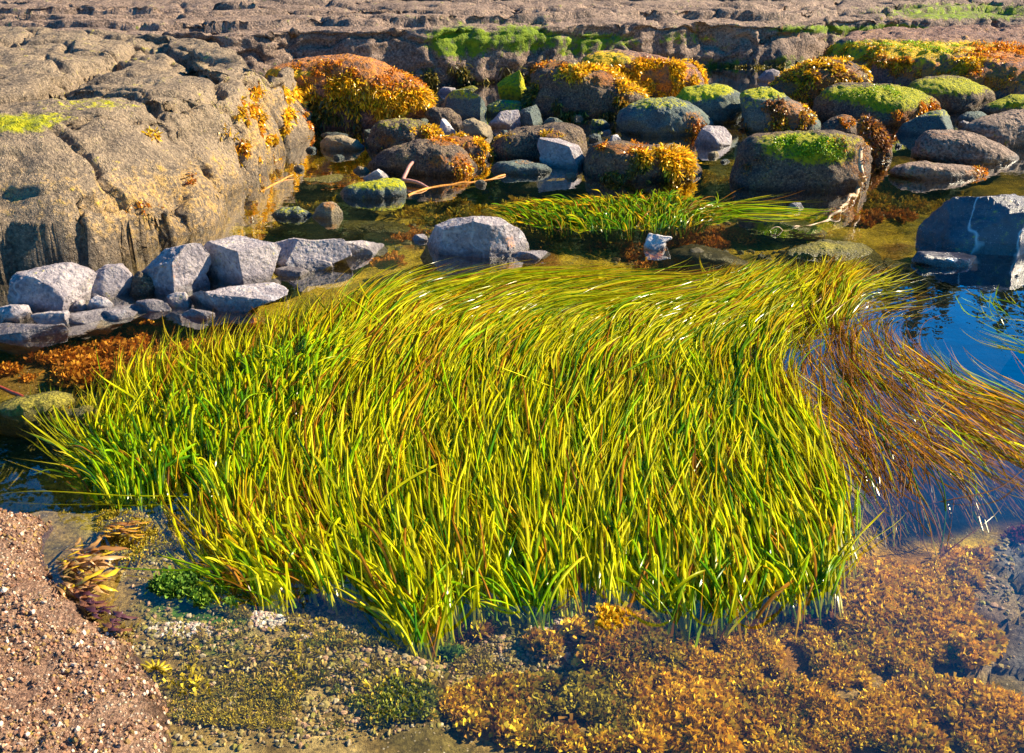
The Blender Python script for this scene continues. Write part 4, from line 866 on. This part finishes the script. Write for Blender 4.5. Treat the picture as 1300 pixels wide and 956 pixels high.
def grass(name, label, spec, ctrl, seed, cat='seagrass', hole=None):
    """spec: list of (polygon, clumps, blades per clump, length range, width, height range, depth, palette, spread)"""
    rng = np.random.default_rng(seed)
    cp, cdv = ctrl_ground(np.array(ctrl, float))
    AV, AF, AT, AU = [], [], [], []; base = 0
    for poly, nc, nb, (l0, l1), wd, (h0, h1), zend, pal, spread in spec:
        C = poly_sample(poly, nc, rng)
        if hole:
            pc, _ = project(C); keep = rng.random(nc) > ell(pc, hole, .5) * .92; C = C[keep]; nc = len(C)
        n = nc * nb
        ci = np.repeat(np.arange(nc), nb)
        cang = rng.normal(0, 0.12, nc)[ci]; chh = rng.uniform(h0, h1, nc)[ci]; ctone = rng.normal(0, 1, nc)[ci]
        P = C[ci] + np.concatenate([rng.normal(0, 0.018, (n, 2)), np.zeros((n, 1))], 1)
        L = rng.uniform(l0, l1, n); W = wd * rng.uniform(0.6, 1.25, n)
        seg = 13
        ang = cang + rng.normal(0, spread, n); curl = rng.normal(0, 0.35, n)
        ph = rng.uniform(0, 6.28, n); fq = rng.uniform(3, 8, n); wa = rng.uniform(0.0, 0.10, n)
        hh = chh * rng.uniform(0.5, 1.3, n); lay = rng.uniform(0, 1, n) ** 1.5 * 0.035
        # flyaways
        fly = rng.random(n) < 0.025; ang = np.where(fly, ang + rng.normal(0, .5, n), ang)
        roll = rng.normal(0, 0.5, n); rollv = rng.normal(0, 1.2, n)
        q = P.copy(); rows = []
        for k in range(seg + 1):
            t = k / seg
            d = field(q, cp, cdv)
            lo = 0.17 * fbm(np.stack([q[:, 0] * 1.7, q[:, 1] * 1.7, np.full(n, 3.3)], 1), 2, seed + 2)
            a = ang * (1 - .3 * t) + lo + wa * np.sin(ph + fq * t) + curl * t * t * .35
            ca, sa = np.cos(a), np.sin(a)
            dx = d[:, 0] * ca - d[:, 1] * sa; dy = d[:, 0] * sa + d[:, 1] * ca
            # height: out of the bed, over a low arch, then lying on the water
            arch = np.sin(math.pi * min(1, t * 1.15)) ** 0.8 if t < 0.87 else 0
            z = -0.055 * (1 - t) ** 5 + hh * arch + zend + lay * (1 - .5 * t) + 0.008 * np.sin(ph * 2 + fq * t * 1.3) * t
            rl = roll + rollv * t
            sx, sy = -dy, dx
            wk = W * (0.75 if k == 0 else 1.0 if t < .6 else max(0.08, 1 - ((t - .6) / .4) ** 1.6))
            S = np.stack([sx * np.cos(rl), sy * np.cos(rl), np.sin(rl)], 1) * wk[:, None] * .5
            c = np.stack([q[:, 0], q[:, 1], z], 1)
            rows += [c - S, c + S]
            q = q + np.stack([dx, dy, np.zeros(n)], 1) * (L / seg)[:, None]
        m = 2 * (seg + 1)
        if hole:
            bad = np.zeros(n)
            for k in range(1, seg - 1):
                pc, _ = project((rows[2 * k] + rows[2 * k + 1]) * .5); bad = np.maximum(bad, ell(pc, hole, .4))
            kp = rng.random(n) > bad * .65
            rows = [r[kp] for r in rows]; n = int(kp.sum()); P = P[kp]; ctone = ctone[kp]; ph = ph[kp]
        V = np.stack(rows, 1).reshape(-1, 3)
        f = np.array([[2 * k, 2 * k + 1, 2 * k + 3, 2 * k + 2] for k in range(seg)])[None]
        Fq = (np.arange(n)[:, None, None] * m + f).reshape(-1, 4) + base
        p2, _ = project(P)
        x = p2[:, 0]
        pals, wts = pal
        wts = np.array(wts, float)
        r = rng.random(n) + 0.07 * ctone + 0.10 * fbm(P * 3 + 5, 2, seed + 9)
        cum = np.cumsum(wts / wts.sum()); ch = np.clip(np.searchsorted(cum, np.clip(r, 0, .999)), 0, len(wts) - 1)
        colr = np.array(pals)[ch] * rng.uniform(0.7, 1.25, (n, 1))
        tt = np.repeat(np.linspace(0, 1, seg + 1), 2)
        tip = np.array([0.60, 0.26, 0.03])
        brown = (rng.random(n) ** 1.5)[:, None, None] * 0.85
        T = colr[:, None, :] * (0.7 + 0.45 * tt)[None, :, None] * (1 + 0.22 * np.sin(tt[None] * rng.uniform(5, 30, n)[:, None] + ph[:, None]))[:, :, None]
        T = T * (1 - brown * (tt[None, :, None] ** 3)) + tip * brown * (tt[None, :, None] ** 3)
        uvx = np.tile([0.0, 1.0], seg + 1)
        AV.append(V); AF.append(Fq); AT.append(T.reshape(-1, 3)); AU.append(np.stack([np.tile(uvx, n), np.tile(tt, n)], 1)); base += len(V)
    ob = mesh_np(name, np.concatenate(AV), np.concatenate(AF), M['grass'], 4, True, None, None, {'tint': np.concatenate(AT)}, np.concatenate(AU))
    return tag(ob, label, cat, kind='stuff')

YG, GR, DG, BR, OR, LY = (0.72, 0.72, 0.006), (0.34, 0.60, 0.006), (0.08, 0.28, 0.006), (0.52, 0.22, 0.02), (0.82, 0.50, 0.010), (0.95, 0.90, 0.03)
PAL_MAIN = ((DG, GR, YG, LY, OR, BR), (.05, .17, .45, .24, .05, .04))
PAL_LEFT = ((DG, GR, YG, LY, OR, BR), (.12, .40, .36, .07, .03, .02))
PAL_TOP = ((DG, GR, YG, LY, OR, BR), (.06, .15, .42, .18, .12, .07))
PAL_BR = ((DG, GR, YG, BR, OR, (0.42, 0.2, 0.10)), (.03, .08, .09, .36, .20, .24))
main_poly = [(170, 635), (130, 612), (160, 580), (190, 550), (235, 532), (300, 506), (350, 478), (420, 452), (520, 445), (700, 470), (860, 460), (960, 500), (1010, 560), (1080, 600), (1105, 680), (1085, 720), (1050, 768), (990, 775), (930, 790), (870, 785), (800, 778), (740, 775), (690, 778), (640, 772), (600, 782), (560, 802), (535, 812), (505, 797), (470, 770), (430, 755), (400, 730), (360, 755), (320, 765), (290, 745), (330, 700), (290, 670), (230, 650), (170, 640)]
left_poly = [(115, 612), (165, 580), (200, 552), (260, 525), (330, 488), (400, 456), (430, 470), (400, 540), (330, 600), (330, 650), (250, 650), (150, 635)]
mid_poly = [(345, 490), (480, 428), (700, 405), (900, 400), (960, 420), (1000, 470), (1000, 560), (700, 560), (400, 540)]
top_poly = [(410, 450), (440, 420), (490, 396), (560, 376), (640, 366), (700, 368), (770, 374), (800, 395), (700, 430), (500, 440)]
arc_poly = [(760, 420), (840, 392), (900, 390), (960, 395), (1010, 390), (1060, 380), (1085, 400), (1070, 440), (1000, 450), (900, 460), (780, 460)]
brown_poly = [(1060, 440), (1120, 448), (1200, 480), (1300, 530), (1450, 560), (1480, 640), (1300, 640), (1230, 660), (1190, 690), (1120, 680), (1090, 600), (1060, 520)]
front_poly = [(400, 745), (470, 765), (530, 815), (600, 785), (700, 772), (830, 776), (930, 785), (1040, 765), (1095, 700), (1080, 660), (900, 730), (700, 730), (500, 730)]
fringe = [(700, 480), (900, 480), (1000, 520), (1040, 600), (1000, 760), (800, 775), (600, 770), (450, 740), (400, 600)]
grass('surfgrass', 'great bed of wet yellow-green surfgrass combed across the front pool', [
    (main_poly, 1350, 9, (.45, .95), .0066, (.001, .014), .003, PAL_MAIN, .10),
    (left_poly, 260, 8, (.22, .42), .0075, (.01, .045), .003, PAL_LEFT, .13),
    (mid_poly, 760, 8, (.55, 1.1), .0060, (.001, .016), .003, PAL_TOP, .09),
    (top_poly, 260, 8, (.5, .95), .0055, (.0, .012), .002, PAL_TOP, .09),
    (arc_poly, 320, 8, (.45, .85), .0060, (.003, .035), .003, PAL_TOP, .11),
    (front_poly, 240, 8, (.25, .50), .0075, (.004, .03), .0, PAL_MAIN, .14),
    ([(505, 790), (560, 790), (550, 818), (525, 822)], 16, 9, (.16, .34), .008, (.01, .035), .0, PAL_MAIN, .28),
    ([(290, 735), (385, 735), (380, 768), (310, 772)], 20, 9, (.14, .30), .008, (.01, .03), .0, PAL_MAIN, .30),
    ([(310, 680), (420, 700), (430, 750), (360, 750), (300, 720)], 40, 9, (.2, .36), .0075, (.01, .03), .0, PAL_MAIN, .2),
    ([(640, 768), (700, 764), (700, 782), (650, 784)], 8, 8, (.16, .3), .008, (.01, .03), .0, PAL_LEFT, .35),
    ([(820, 775), (960, 770), (950, 794), (840, 794)], 16, 8, (.16, .34), .008, (.01, .03), .0, PAL_LEFT, .38),
    ([(1000, 760), (1060, 740), (1060, 765), (1010, 780)], 8, 8, (.16, .34), .008, (.01, .03), .0, PAL_LEFT, .38),
    ([(110, 605), (170, 610), (190, 640), (130, 635)], 16, 8, (.14, .26), .0075, (.01, .03), .0, PAL_LEFT, .3),
], CTRL, 101, hole=[(1030, 462, 34, 34), (1050, 520, 22, 34), (1085, 560, 14, 30), (1005, 440, 20, 12), (880, 465, 14, 7), (470, 428, 20, 6)])
grass('surfgrass', 'reddish-brown surfgrass trailing under the blue water at the right', [
    ([(985, 560), (1000, 450), (1060, 430), (1110, 470), (1110, 640), (1060, 640)], 40, 6, (.3, .6), .0036, (.0, .012), -.006, PAL_BR, .12),
    (brown_poly, 150, 6, (.45, 1.05), .0034, (.0, .012), -.016, PAL_BR, .13),
    (brown_poly, 80, 5, (.25, .55), .004, (.0, .02), .003, PAL_BR, .22),
    ([(1270, 400), (1330, 405), (1400, 430), (1400, 500), (1320, 470)], 8, 4, (.2, .5), .0035, (.0, .02), .002, PAL_LEFT, .3),
], CTRL, 102)
BCT = [(640, 262, -.9, -.35), (700, 275, -.85, -.45), (760, 285, -.75, -.6), (800, 280, -.5, -.8), (840, 285, -.1, -1), (870, 280, .4, -.9), (900, 275, .9, -.3), (960, 272, 1, .0), (760, 262, -.6, -.6), (850, 260, .1, -1), (700, 255, -.9, -.3)]
grass('surfgrass', 'small far patch of yellow-green surfgrass behind the purple-grey boulder', [
    ([(650, 280), (690, 268), (760, 262), (840, 258), (890, 268), (905, 282), (860, 292), (800, 294), (740, 292), (690, 290)], 230, 8, (.16, .32), .008, (.002, .016), .0, ((DG, GR, (.5, .46, .01), OR, BR), (.25, .3, .25, .1, .1)), .25),
    ([(870, 275), (900, 272), (905, 280), (880, 284)], 6, 5, (.5, .9), .006, (.0, .02), .002, PAL_LEFT, .08),
], BCT, 103)

# ------------------------------------------------------------------ bushy algae mats
def algae(name, label, spots, n, seed, cols, size=0.011, zoff=0.0, lift=0.013):
    rng = np.random.default_rng(seed)
    C = []
    for s in spots:
        k = int(n * s[4]) if len(s) > 4 else int(n / len(spots))
        a = rng.uniform(0, 6.28, k); r = np.sqrt(rng.uniform(0, 1, k))
        C.append(ground(np.stack([s[0] + s[2] * r * np.cos(a), s[1] + s[3] * r * np.sin(a)], 1), -0.1))
    C = np.concatenate(C)
    cl = fbm(C * 11, 4, seed + 3, .65); C = C[cl > -0.08]; n = len(C)
    z = bed_z(C); C[:, 2] = z + zoff + lift * np.clip(fbm(C * 9, 3, seed + 1) + .4, 0, 1)
    C[:, 2] = np.minimum(C[:, 2], -0.006)
    Q, per = [], 12
    pn = fbm(C * 5, 3, seed + 30) * 2.2 + rng.normal(0, .45, n)
    tone = np.array(cols)[np.clip(((pn + 1) * .5 * len(cols)).astype(int), 0, len(cols) - 1)] * rng.uniform(.6, 1.3, (n, 1))
    VV, TT = [], []
    for k in range(per):
        d = rng.normal(0, 1, (n, 3)); d[:, 2] = np.abs(d[:, 2]) * .9 + .1; d /= np.linalg.norm(d, axis=1)[:, None]
        s = np.cross(d, rng.normal(0, 1, (n, 3))); s /= np.linalg.norm(s, axis=1)[:, None]
        l = (size * rng.uniform(.6, 2.1, n) * (1 + .5 * np.clip(fbm(C * 4 + 3, 2, seed + 33) * 2, -1, 1)))[:, None]
        b = C + rng.normal(0, size * .45, (n, 3))
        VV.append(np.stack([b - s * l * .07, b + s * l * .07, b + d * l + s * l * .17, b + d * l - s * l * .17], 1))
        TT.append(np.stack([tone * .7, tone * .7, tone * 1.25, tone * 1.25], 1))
    V = np.concatenate(VV).reshape(-1, 3); T = np.concatenate(TT).reshape(-1, 3)
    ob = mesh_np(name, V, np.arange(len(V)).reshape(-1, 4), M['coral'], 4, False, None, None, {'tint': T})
    return tag(ob, label, 'seaweed', kind='stuff')
AC = ((.80, .50, .02), (.60, .34, .02), (.88, .64, .04), (.40, .20, .03), (.42, .34, .03))
AR = ((.66, .28, .03), (.48, .17, .02), (.75, .36, .04))
algae('bushy_algae', 'bushy orange-brown algae carpeting the bottom right of the pool',
      [(1010, 815, 170, 45, .28), (1130, 760, 110, 45, .25), (960, 850, 130, 20, .10), (1180, 830, 80, 40, .12), (780, 835, 60, 24, .07), (735, 845, 40, 16, .03), (1100, 720, 60, 15, .05), (1220, 720, 30, 20, .02), (1060, 850, 160, 20, .10), (1050, 930, 260, 60, .3), (760, 920, 200, 45, .16), (830, 860, 60, 25, .05)], 36000, 7, AC, .012)
algae('bushy_algae', 'rusty algae clumps under water between the purple blocks and the grass', [(170, 440, 70, 14, .35), (110, 447, 50, 12, .2), (190, 412, 30, 10, .12), (60, 445, 40, 12, .1), (250, 440, 30, 12, .1), (300, 412, 30, 8, .08), (140, 470, 100, 14, .3), (40, 470, 50, 10, .1)], 7000, 8, AR, .018)
algae('bushy_algae', 'red-brown algae mats behind the grass around the white fin stone', [(860, 345, 50, 14, .3), (900, 297, 60, 9, .25), (790, 310, 50, 8, .1), (960, 285, 20, 6, .05), (850, 325, 40, 10, .15), (1110, 272, 55, 7, .15), (520, 292, 40, 8, .1), (480, 325, 30, 6, .05)], 4200, 9, AR, .017)
algae('bushy_algae', 'small golden algae tufts on the sandy bed below the grass', [(610, 830, 14, 10, .3), (690, 835, 16, 12, .3), (460, 775, 40, 10, .2), (880, 800, 30, 8, .2)], 900, 10, AC, .011)
algae('bushy_algae', 'dark crimson algae tufts in the lower right corner of the pool', [(1290, 670, 30, 14, .5), (960, 800, 14, 8, .2), (1285, 690, 20, 8, .3)], 700, 11, ((.22, .02, .04), (.3, .05, .05)), .012)
algae('green_algae', 'soft green algae on the bed beside the barnacled rock', [(285, 795, 30, 16, .5), (240, 780, 40, 12, .3), (570, 845, 18, 8, .2)], 900, 12, ((.10, .2, .02), (.16, .26, .02)), .010, lift=.015)
algae('brown_turf', 'brown turf fringe along the root line of the grass', [(560, 820, 60, 12, .15), (700, 790, 60, 12, .2), (860, 795, 80, 14, .3), (1000, 790, 70, 10, .2), (380, 760, 60, 14, .15)], 2500, 13, ((.28, .13, .05), (.2, .09, .04), (.4, .2, .06)), .013)

algae('bushy_algae', 'scraps of amber algae dotted over the shelly sand at the bottom', [(300, 880, 120, 50, .25), (500, 870, 130, 40, .25), (360, 820, 100, 30, .15), (600, 850, 70, 25, .2)], 750, 14, ((.5, .38, .03), (.3, .24, .04), (.4, .28, .08)), .009, lift=.008)

algae('bushy_algae', 'thin golden-olive algae film speckling the shallow bed beside the kelp', [(230, 690, 70, 45, .5), (170, 700, 40, 50, .2), (330, 790, 60, 30, .25), (95, 655, 45, 18, .2), (420, 830, 120, 25, .3), (380, 925, 200, 35, .5)], 8000, 15, ((.45, .34, .03), (.3, .26, .03), (.6, .42, .05), (.2, .22, .03)), .006, lift=.006)

algae('bushy_algae', 'golden-olive weed streaked over the bed of the back pool', [(420, 245, 90, 14, .2), (350, 265, 40, 20, .15), (560, 265, 60, 14, .15), (900, 225, 60, 12, .15), (1150, 250, 90, 16, .2), (460, 205, 60, 10, .1), (700, 252, 60, 6, .1)], 5200, 16, ((.62, .44, .02), (.45, .36, .03), (.7, .42, .03), (.3, .28, .03)), .02, lift=.03)

# shell grit and little stones
def grit(name, label, spots, n, seed, r0, r1, cols):
    rng = np.random.default_rng(seed); S, Fc = ICO[1]
    C = []
    for s in spots:
        k = int(n * s[4]); a = rng.uniform(0, 6.28, k); r = np.sqrt(rng.uniform(0, 1, k))
        C.append(ground(np.stack([s[0] + s[2] * r * np.cos(a), s[1] + s[3] * r * np.sin(a)], 1), -0.09))
    C = np.concatenate(C); n = len(C); C[:, 2] = bed_z(C) + .002
    R = r0 + (r1 - r0) * rng.random(n) ** 3
    sc = rng.uniform(.5, 1.3, (n, 1, 3)); sc[:, :, 2] *= .7
    V = C[:, None] + S[None] * R[:, None, None] * sc * (1 + rng.uniform(-.2, .2, (n, len(S), 1)))
    Fq = (np.arange(n)[:, None, None] * len(S) + Fc[None]).reshape(-1, 3)
    T = np.repeat(np.array(cols)[rng.integers(0, len(cols), n)] * rng.uniform(.6, 1.2, (n, 1)), len(S), 0)
    return tag(mesh_np(name, V.reshape(-1, 3), Fq, M['shells'], 3, False, None, None, {'tint': T}), label, 'pebbles', kind='stuff')
grit('shell_gravel', 'pale shell grit and little pebbles strewn on the shallow bed in front',
     [(350, 800, 180, 60, .4), (560, 840, 160, 30, .2), (230, 840, 80, 25, .12), (720, 830, 120, 30, .12), (1250, 720, 50, 60, .08), (400, 770, 90, 30, .08), (400, 910, 260, 50, .45), (330, 945, 200, 35, .25), (600, 860, 200, 40, .3), (300, 700, 90, 50, .1), (200, 720, 60, 60, .12), (1265, 770, 45, 90, .06)], 5200, 21, .0012, .0085,
     ((.42, .32, .12), (.55, .44, .3), (.25, .19, .06), (.38, .25, .10), (.18, .14, .05), (.5, .30, .2), (.3, .26, .05)))
grit('shell_gravel', 'pinkish shell drift in pockets below the grass roots',
     [(345, 812, 22, 14, .25), (400, 845, 20, 12, .1), (235, 828, 45, 10, .25), (560, 838, 22, 8, .15), (690, 812, 30, 8, .15), (930, 335, 50, 5, .1)], 1500, 22, .002, .007, ((.7, .58, .52), (.62, .4, .36), (.8, .75, .7)))
grit('pebbles', 'small pebbles scattered on the olive bed of the back pool',
     [(480, 290, 140, 20, .25), (420, 225, 80, 30, .15), (700, 225, 200, 20, .25), (1000, 265, 150, 12, .15), (900, 320, 120, 20, .2)], 900, 23, .006, .03, ((.25, .2, .08), (.3, .27, .2), (.15, .14, .06), (.32, .2, .08)))

# ------------------------------------------------------------------ stalks and fronds
def tube(name, label, pts, rad, col, cat, segs=8, kind=None, wob=0.0, seed=1, group=None, parent=None):
    pts = np.array(pts, float); n = len(pts)
    t = np.linspace(0, n - 1, n * 8)
    # smooth path
    P = np.stack([np.interp(t, np.arange(n), pts[:, k]) for k in range(3)], 1)
    for _ in range(6 if wob >= 0 else 1): P[1:-1] = (P[:-2] + 2 * P[1:-1] + P[2:]) / 4
    rng = np.random.default_rng(seed)
    P = P + abs(wob) * np.stack([vnoise(P * 12, seed + k) for k in range(3)], 1)
    R = np.interp(t, np.arange(n), rad) if hasattr(rad, '__len__') else np.full(len(t), rad)
    T = np.gradient(P, axis=0); T /= np.linalg.norm(T, axis=1)[:, None]
    A = np.cross(T, (0.3, 0.2, 1)); A /= np.linalg.norm(A, axis=1)[:, None]; B = np.cross(T, A)
    th = np.arange(segs) / segs * 2 * math.pi
    V = (P[:, None] + R[:, None, None] * (np.cos(th)[None, :, None] * A[:, None] + np.sin(th)[None, :, None] * B[:, None])).reshape(-1, 3)
    m = len(P); i = np.arange(m - 1)[:, None] * segs + np.arange(segs)[None]; j = np.arange(m - 1)[:, None] * segs + (np.arange(segs)[None] + 1) % segs
    Fq = np.stack([i, j, j + segs, i + segs], -1).reshape(-1, 4)
    ob = mesh_np(name, V, Fq, M['stipe'], 4, True, P[0], parent, {'tint': np.array([col]) * np.ones((len(V), 1))})
    return tag(ob, label, cat, group, kind)
def PD(x, y, d): return CAM + rays([(x, y)])[0] * d
d0 = 6.35
tube('kelp_stalk', 'bare bent pinkish kelp stalk leaning against the low brown boulder', [PD(544, 181, d0 + .25), PD(532, 196, d0 + .12), PD(519, 212, d0 + .0), PD(513, 226, d0 - .08), PD(513, 229, d0 - .1), PD(520, 229, d0 - .12), PD(532, 233, d0 - .15), PD(545, 238, d0 - .15)],
     [.008, .011, .012, .013, .014, .012, .010, .007], (.42, .2, .16), 'kelp stalk', wob=-.004)
tube('kelp_stipe', 'thin orange kelp strand floating from the foot of the bent stalk', [tuple(ground([p], .004)[0]) for p in ((518, 248), (545, 237), (580, 233), (625, 226), (640, 222))], .008, (.6, .24, .03), 'kelp strand', wob=.01)
tube('kelp_stipe', 'orange kelp strand in the shallows under the outcrop', [tuple(ground([p], .003)[0]) for p in ((330, 243), (350, 232), (371, 224))], .006, (.65, .25, .03), 'kelp strand', wob=.01)
tube('kelp_stipe', 'short dark red strand in the dark pool at the left edge', [tuple(ground([p], -.01)[0]) for p in ((-15, 488), (10, 498), (28, 508))], .008, (.3, .05, .02), 'kelp strand', wob=.01)
rp = [PD(1098, 188, 5.95), PD(1096, 205, 5.85), PD(1094, 222, 5.8)] + [ground([p], .01)[0] for p in ((1092, 236), (1080, 258), (1062, 270), (1040, 279), (1005, 289), (975, 293))]
rope = tube('weed_rope', 'knotted pale brown weed strand hanging off the big moss-topped block into the water', rp, [.012, .014, .013, .014, .012, .009, .006, .004, .003], (.45, .3, .16), 'seaweed strand', wob=.03)
P = np.repeat(np.array(rp[:6]), 40, 0) + np.random.default_rng(3).normal(0, .015, (240, 3))
fronds('frond', P, np.tile([0., -.4, 1.], (240, 1)) + np.random.default_rng(4).normal(0, .3, (240, 3)), rope, 'brown', .035, .008, 55)

# kelp clump with broad fronds beside the near rock
kc = bpy.data.objects.new('kelp_clump', None); COL.objects.link(kc); kc.location = G([(120, 725)])[0]; kc.empty_display_size = .05
tag(kc, 'clump of broad glossy yellow-brown kelp fronds against the near barnacled rock', 'kelp')
bpy.context.view_layer.update()
rng = np.random.default_rng(77)
def strap(pts, wd, col, parent, name='frond'):
    pts = np.array(pts, float); n = len(pts); t = np.linspace(0, n - 1, 14)
    P = np.stack([np.interp(t, np.arange(n), pts[:, k]) for k in range(3)], 1)
    for _ in range(3): P[1:-1] = (P[:-2] + 2 * P[1:-1] + P[2:]) / 4
    T = np.gradient(P, axis=0); T /= np.linalg.norm(T, axis=1)[:, None]
    S = np.cross(T, (0, 0, 1)); S /= np.linalg.norm(S, axis=1)[:, None]
    w = wd * np.sin(np.linspace(.25, 2.95, 14)) ** .8
    rows = []
    for u in (-1, -.5, 0, .5, 1):
        z = np.sin(np.linspace(0, 12, 14) + u * 3) * wd * .18 * abs(u)
        rows.append(P + S * (u * w * .5)[:, None] + np.stack([0 * z, 0 * z, z + .15 * wd * (1 - u * u)], 1))
    V = np.stack(rows, 1).reshape(-1, 3)
    idx = np.arange(14 * 5).reshape(14, 5)
    Fq = np.stack([idx[:-1, :-1], idx[:-1, 1:], idx[1:, 1:], idx[1:, :-1]], -1).reshape(-1, 4)
    return mesh_np(name, V, Fq, M['weed'], 4, True, P[0], parent, {'tint': np.array([col]) * np.ones((len(V), 1))})
for k in range(70):
    big = k < 12
    a = rng.uniform(-.9, .9); x0, y0 = rng.uniform(68, 120), rng.uniform(695, 752)
    l = rng.uniform(35, 70) if big else rng.uniform(14, 40)
    b = a + rng.uniform(-.8, .8)
    pts = [(x0, y0), (x0 + l * .35 * math.cos(a), y0 + l * .35 * math.sin(a) * .6), (x0 + l * (.35 * math.cos(a) + .35 * math.cos(b)), y0 + l * .6 * (.35 * math.sin(a) + .35 * math.sin(b))), (x0 + l * (.35 * math.cos(a) + .65 * math.cos(b)), y0 + l * .6 * (.35 * math.sin(a) + .65 * math.sin(b)) + 3)]
    h = rng.uniform(.015, .06)
    g = [ground([p], z)[0] for p, z in zip(pts, (h * .5, h, h * .8, .004))]
    strap(g, rng.uniform(.012, .022) if big else rng.uniform(.006, .012), np.array([(.55, .30, .10), (.75, .50, .03), (.40, .18, .05), (.6, .34, .14), (.25, .10, .05)][k % 5]) * rng.uniform(.8, 1.1), kc)
k2 = bpy.data.objects.new('kelp_clump', None); COL.objects.link(k2); k2.location = G([(155, 668)])[0]; k2.empty_display_size = .05
tag(k2, 'small dark amber weed tuft between the near rock and the grass roots', 'kelp')
for k in range(22):
    x0, y0 = rng.uniform(125, 165), rng.uniform(662, 680); l = rng.uniform(15, 35); a = rng.uniform(-.3, .6)
    g = [ground([(x0 + l * s * math.cos(a), y0 + l * s * math.sin(a) * .5)], z)[0] for s, z in ((0, .01), (.4, .035), (1, .0))]
    strap(g, rng.uniform(.006, .012), np.array([(.5, .25, .03), (.3, .12, .03), (.62, .36, .03)][k % 3]), k2)
k3 = bpy.data.objects.new('laver_clump', None); COL.objects.link(k3); k3.location = G([(130, 775)])[0]; k3.empty_display_size = .05
tag(k3, 'limp dark purple weed below the broad kelp fronds at the near rock', 'seaweed')
for k in range(26):
    x0, y0 = rng.uniform(98, 150), 0; y0 = 755 + (x0 - 98) * .75 + rng.uniform(-14, 14); l = rng.uniform(14, 34); a = rng.uniform(-.4, 1.2)
    g = [ground([(x0 + l * s * math.cos(a), y0 + l * s * math.sin(a) * .6)], z)[0] for s, z in ((0, .03), (.4, .035), (1, .0))]
    strap(g, rng.uniform(.01, .022), np.array([(.13, .05, .06), (.09, .03, .045), (.22, .09, .05)][k % 3]), k3)
k4 = bpy.data.objects.new('kelp_clump', None); COL.objects.link(k4); k4.location = G([(195, 848)])[0]; k4.empty_display_size = .05
tag(k4, 'little bright yellow weed sprig on the shell grit by the near rock', 'kelp')
for k in range(7):
    a = -2.6 + k * .42; x0, y0 = 197, 850; l = 22
    g = [ground([(x0 + l * s * math.cos(a), y0 + l * s * math.sin(a) * .6)], z)[0] for s, z in ((0, -.02), (.4, .01), (1, .0))]
    strap(g, .008, np.array((.65, .5, .03)), k4)
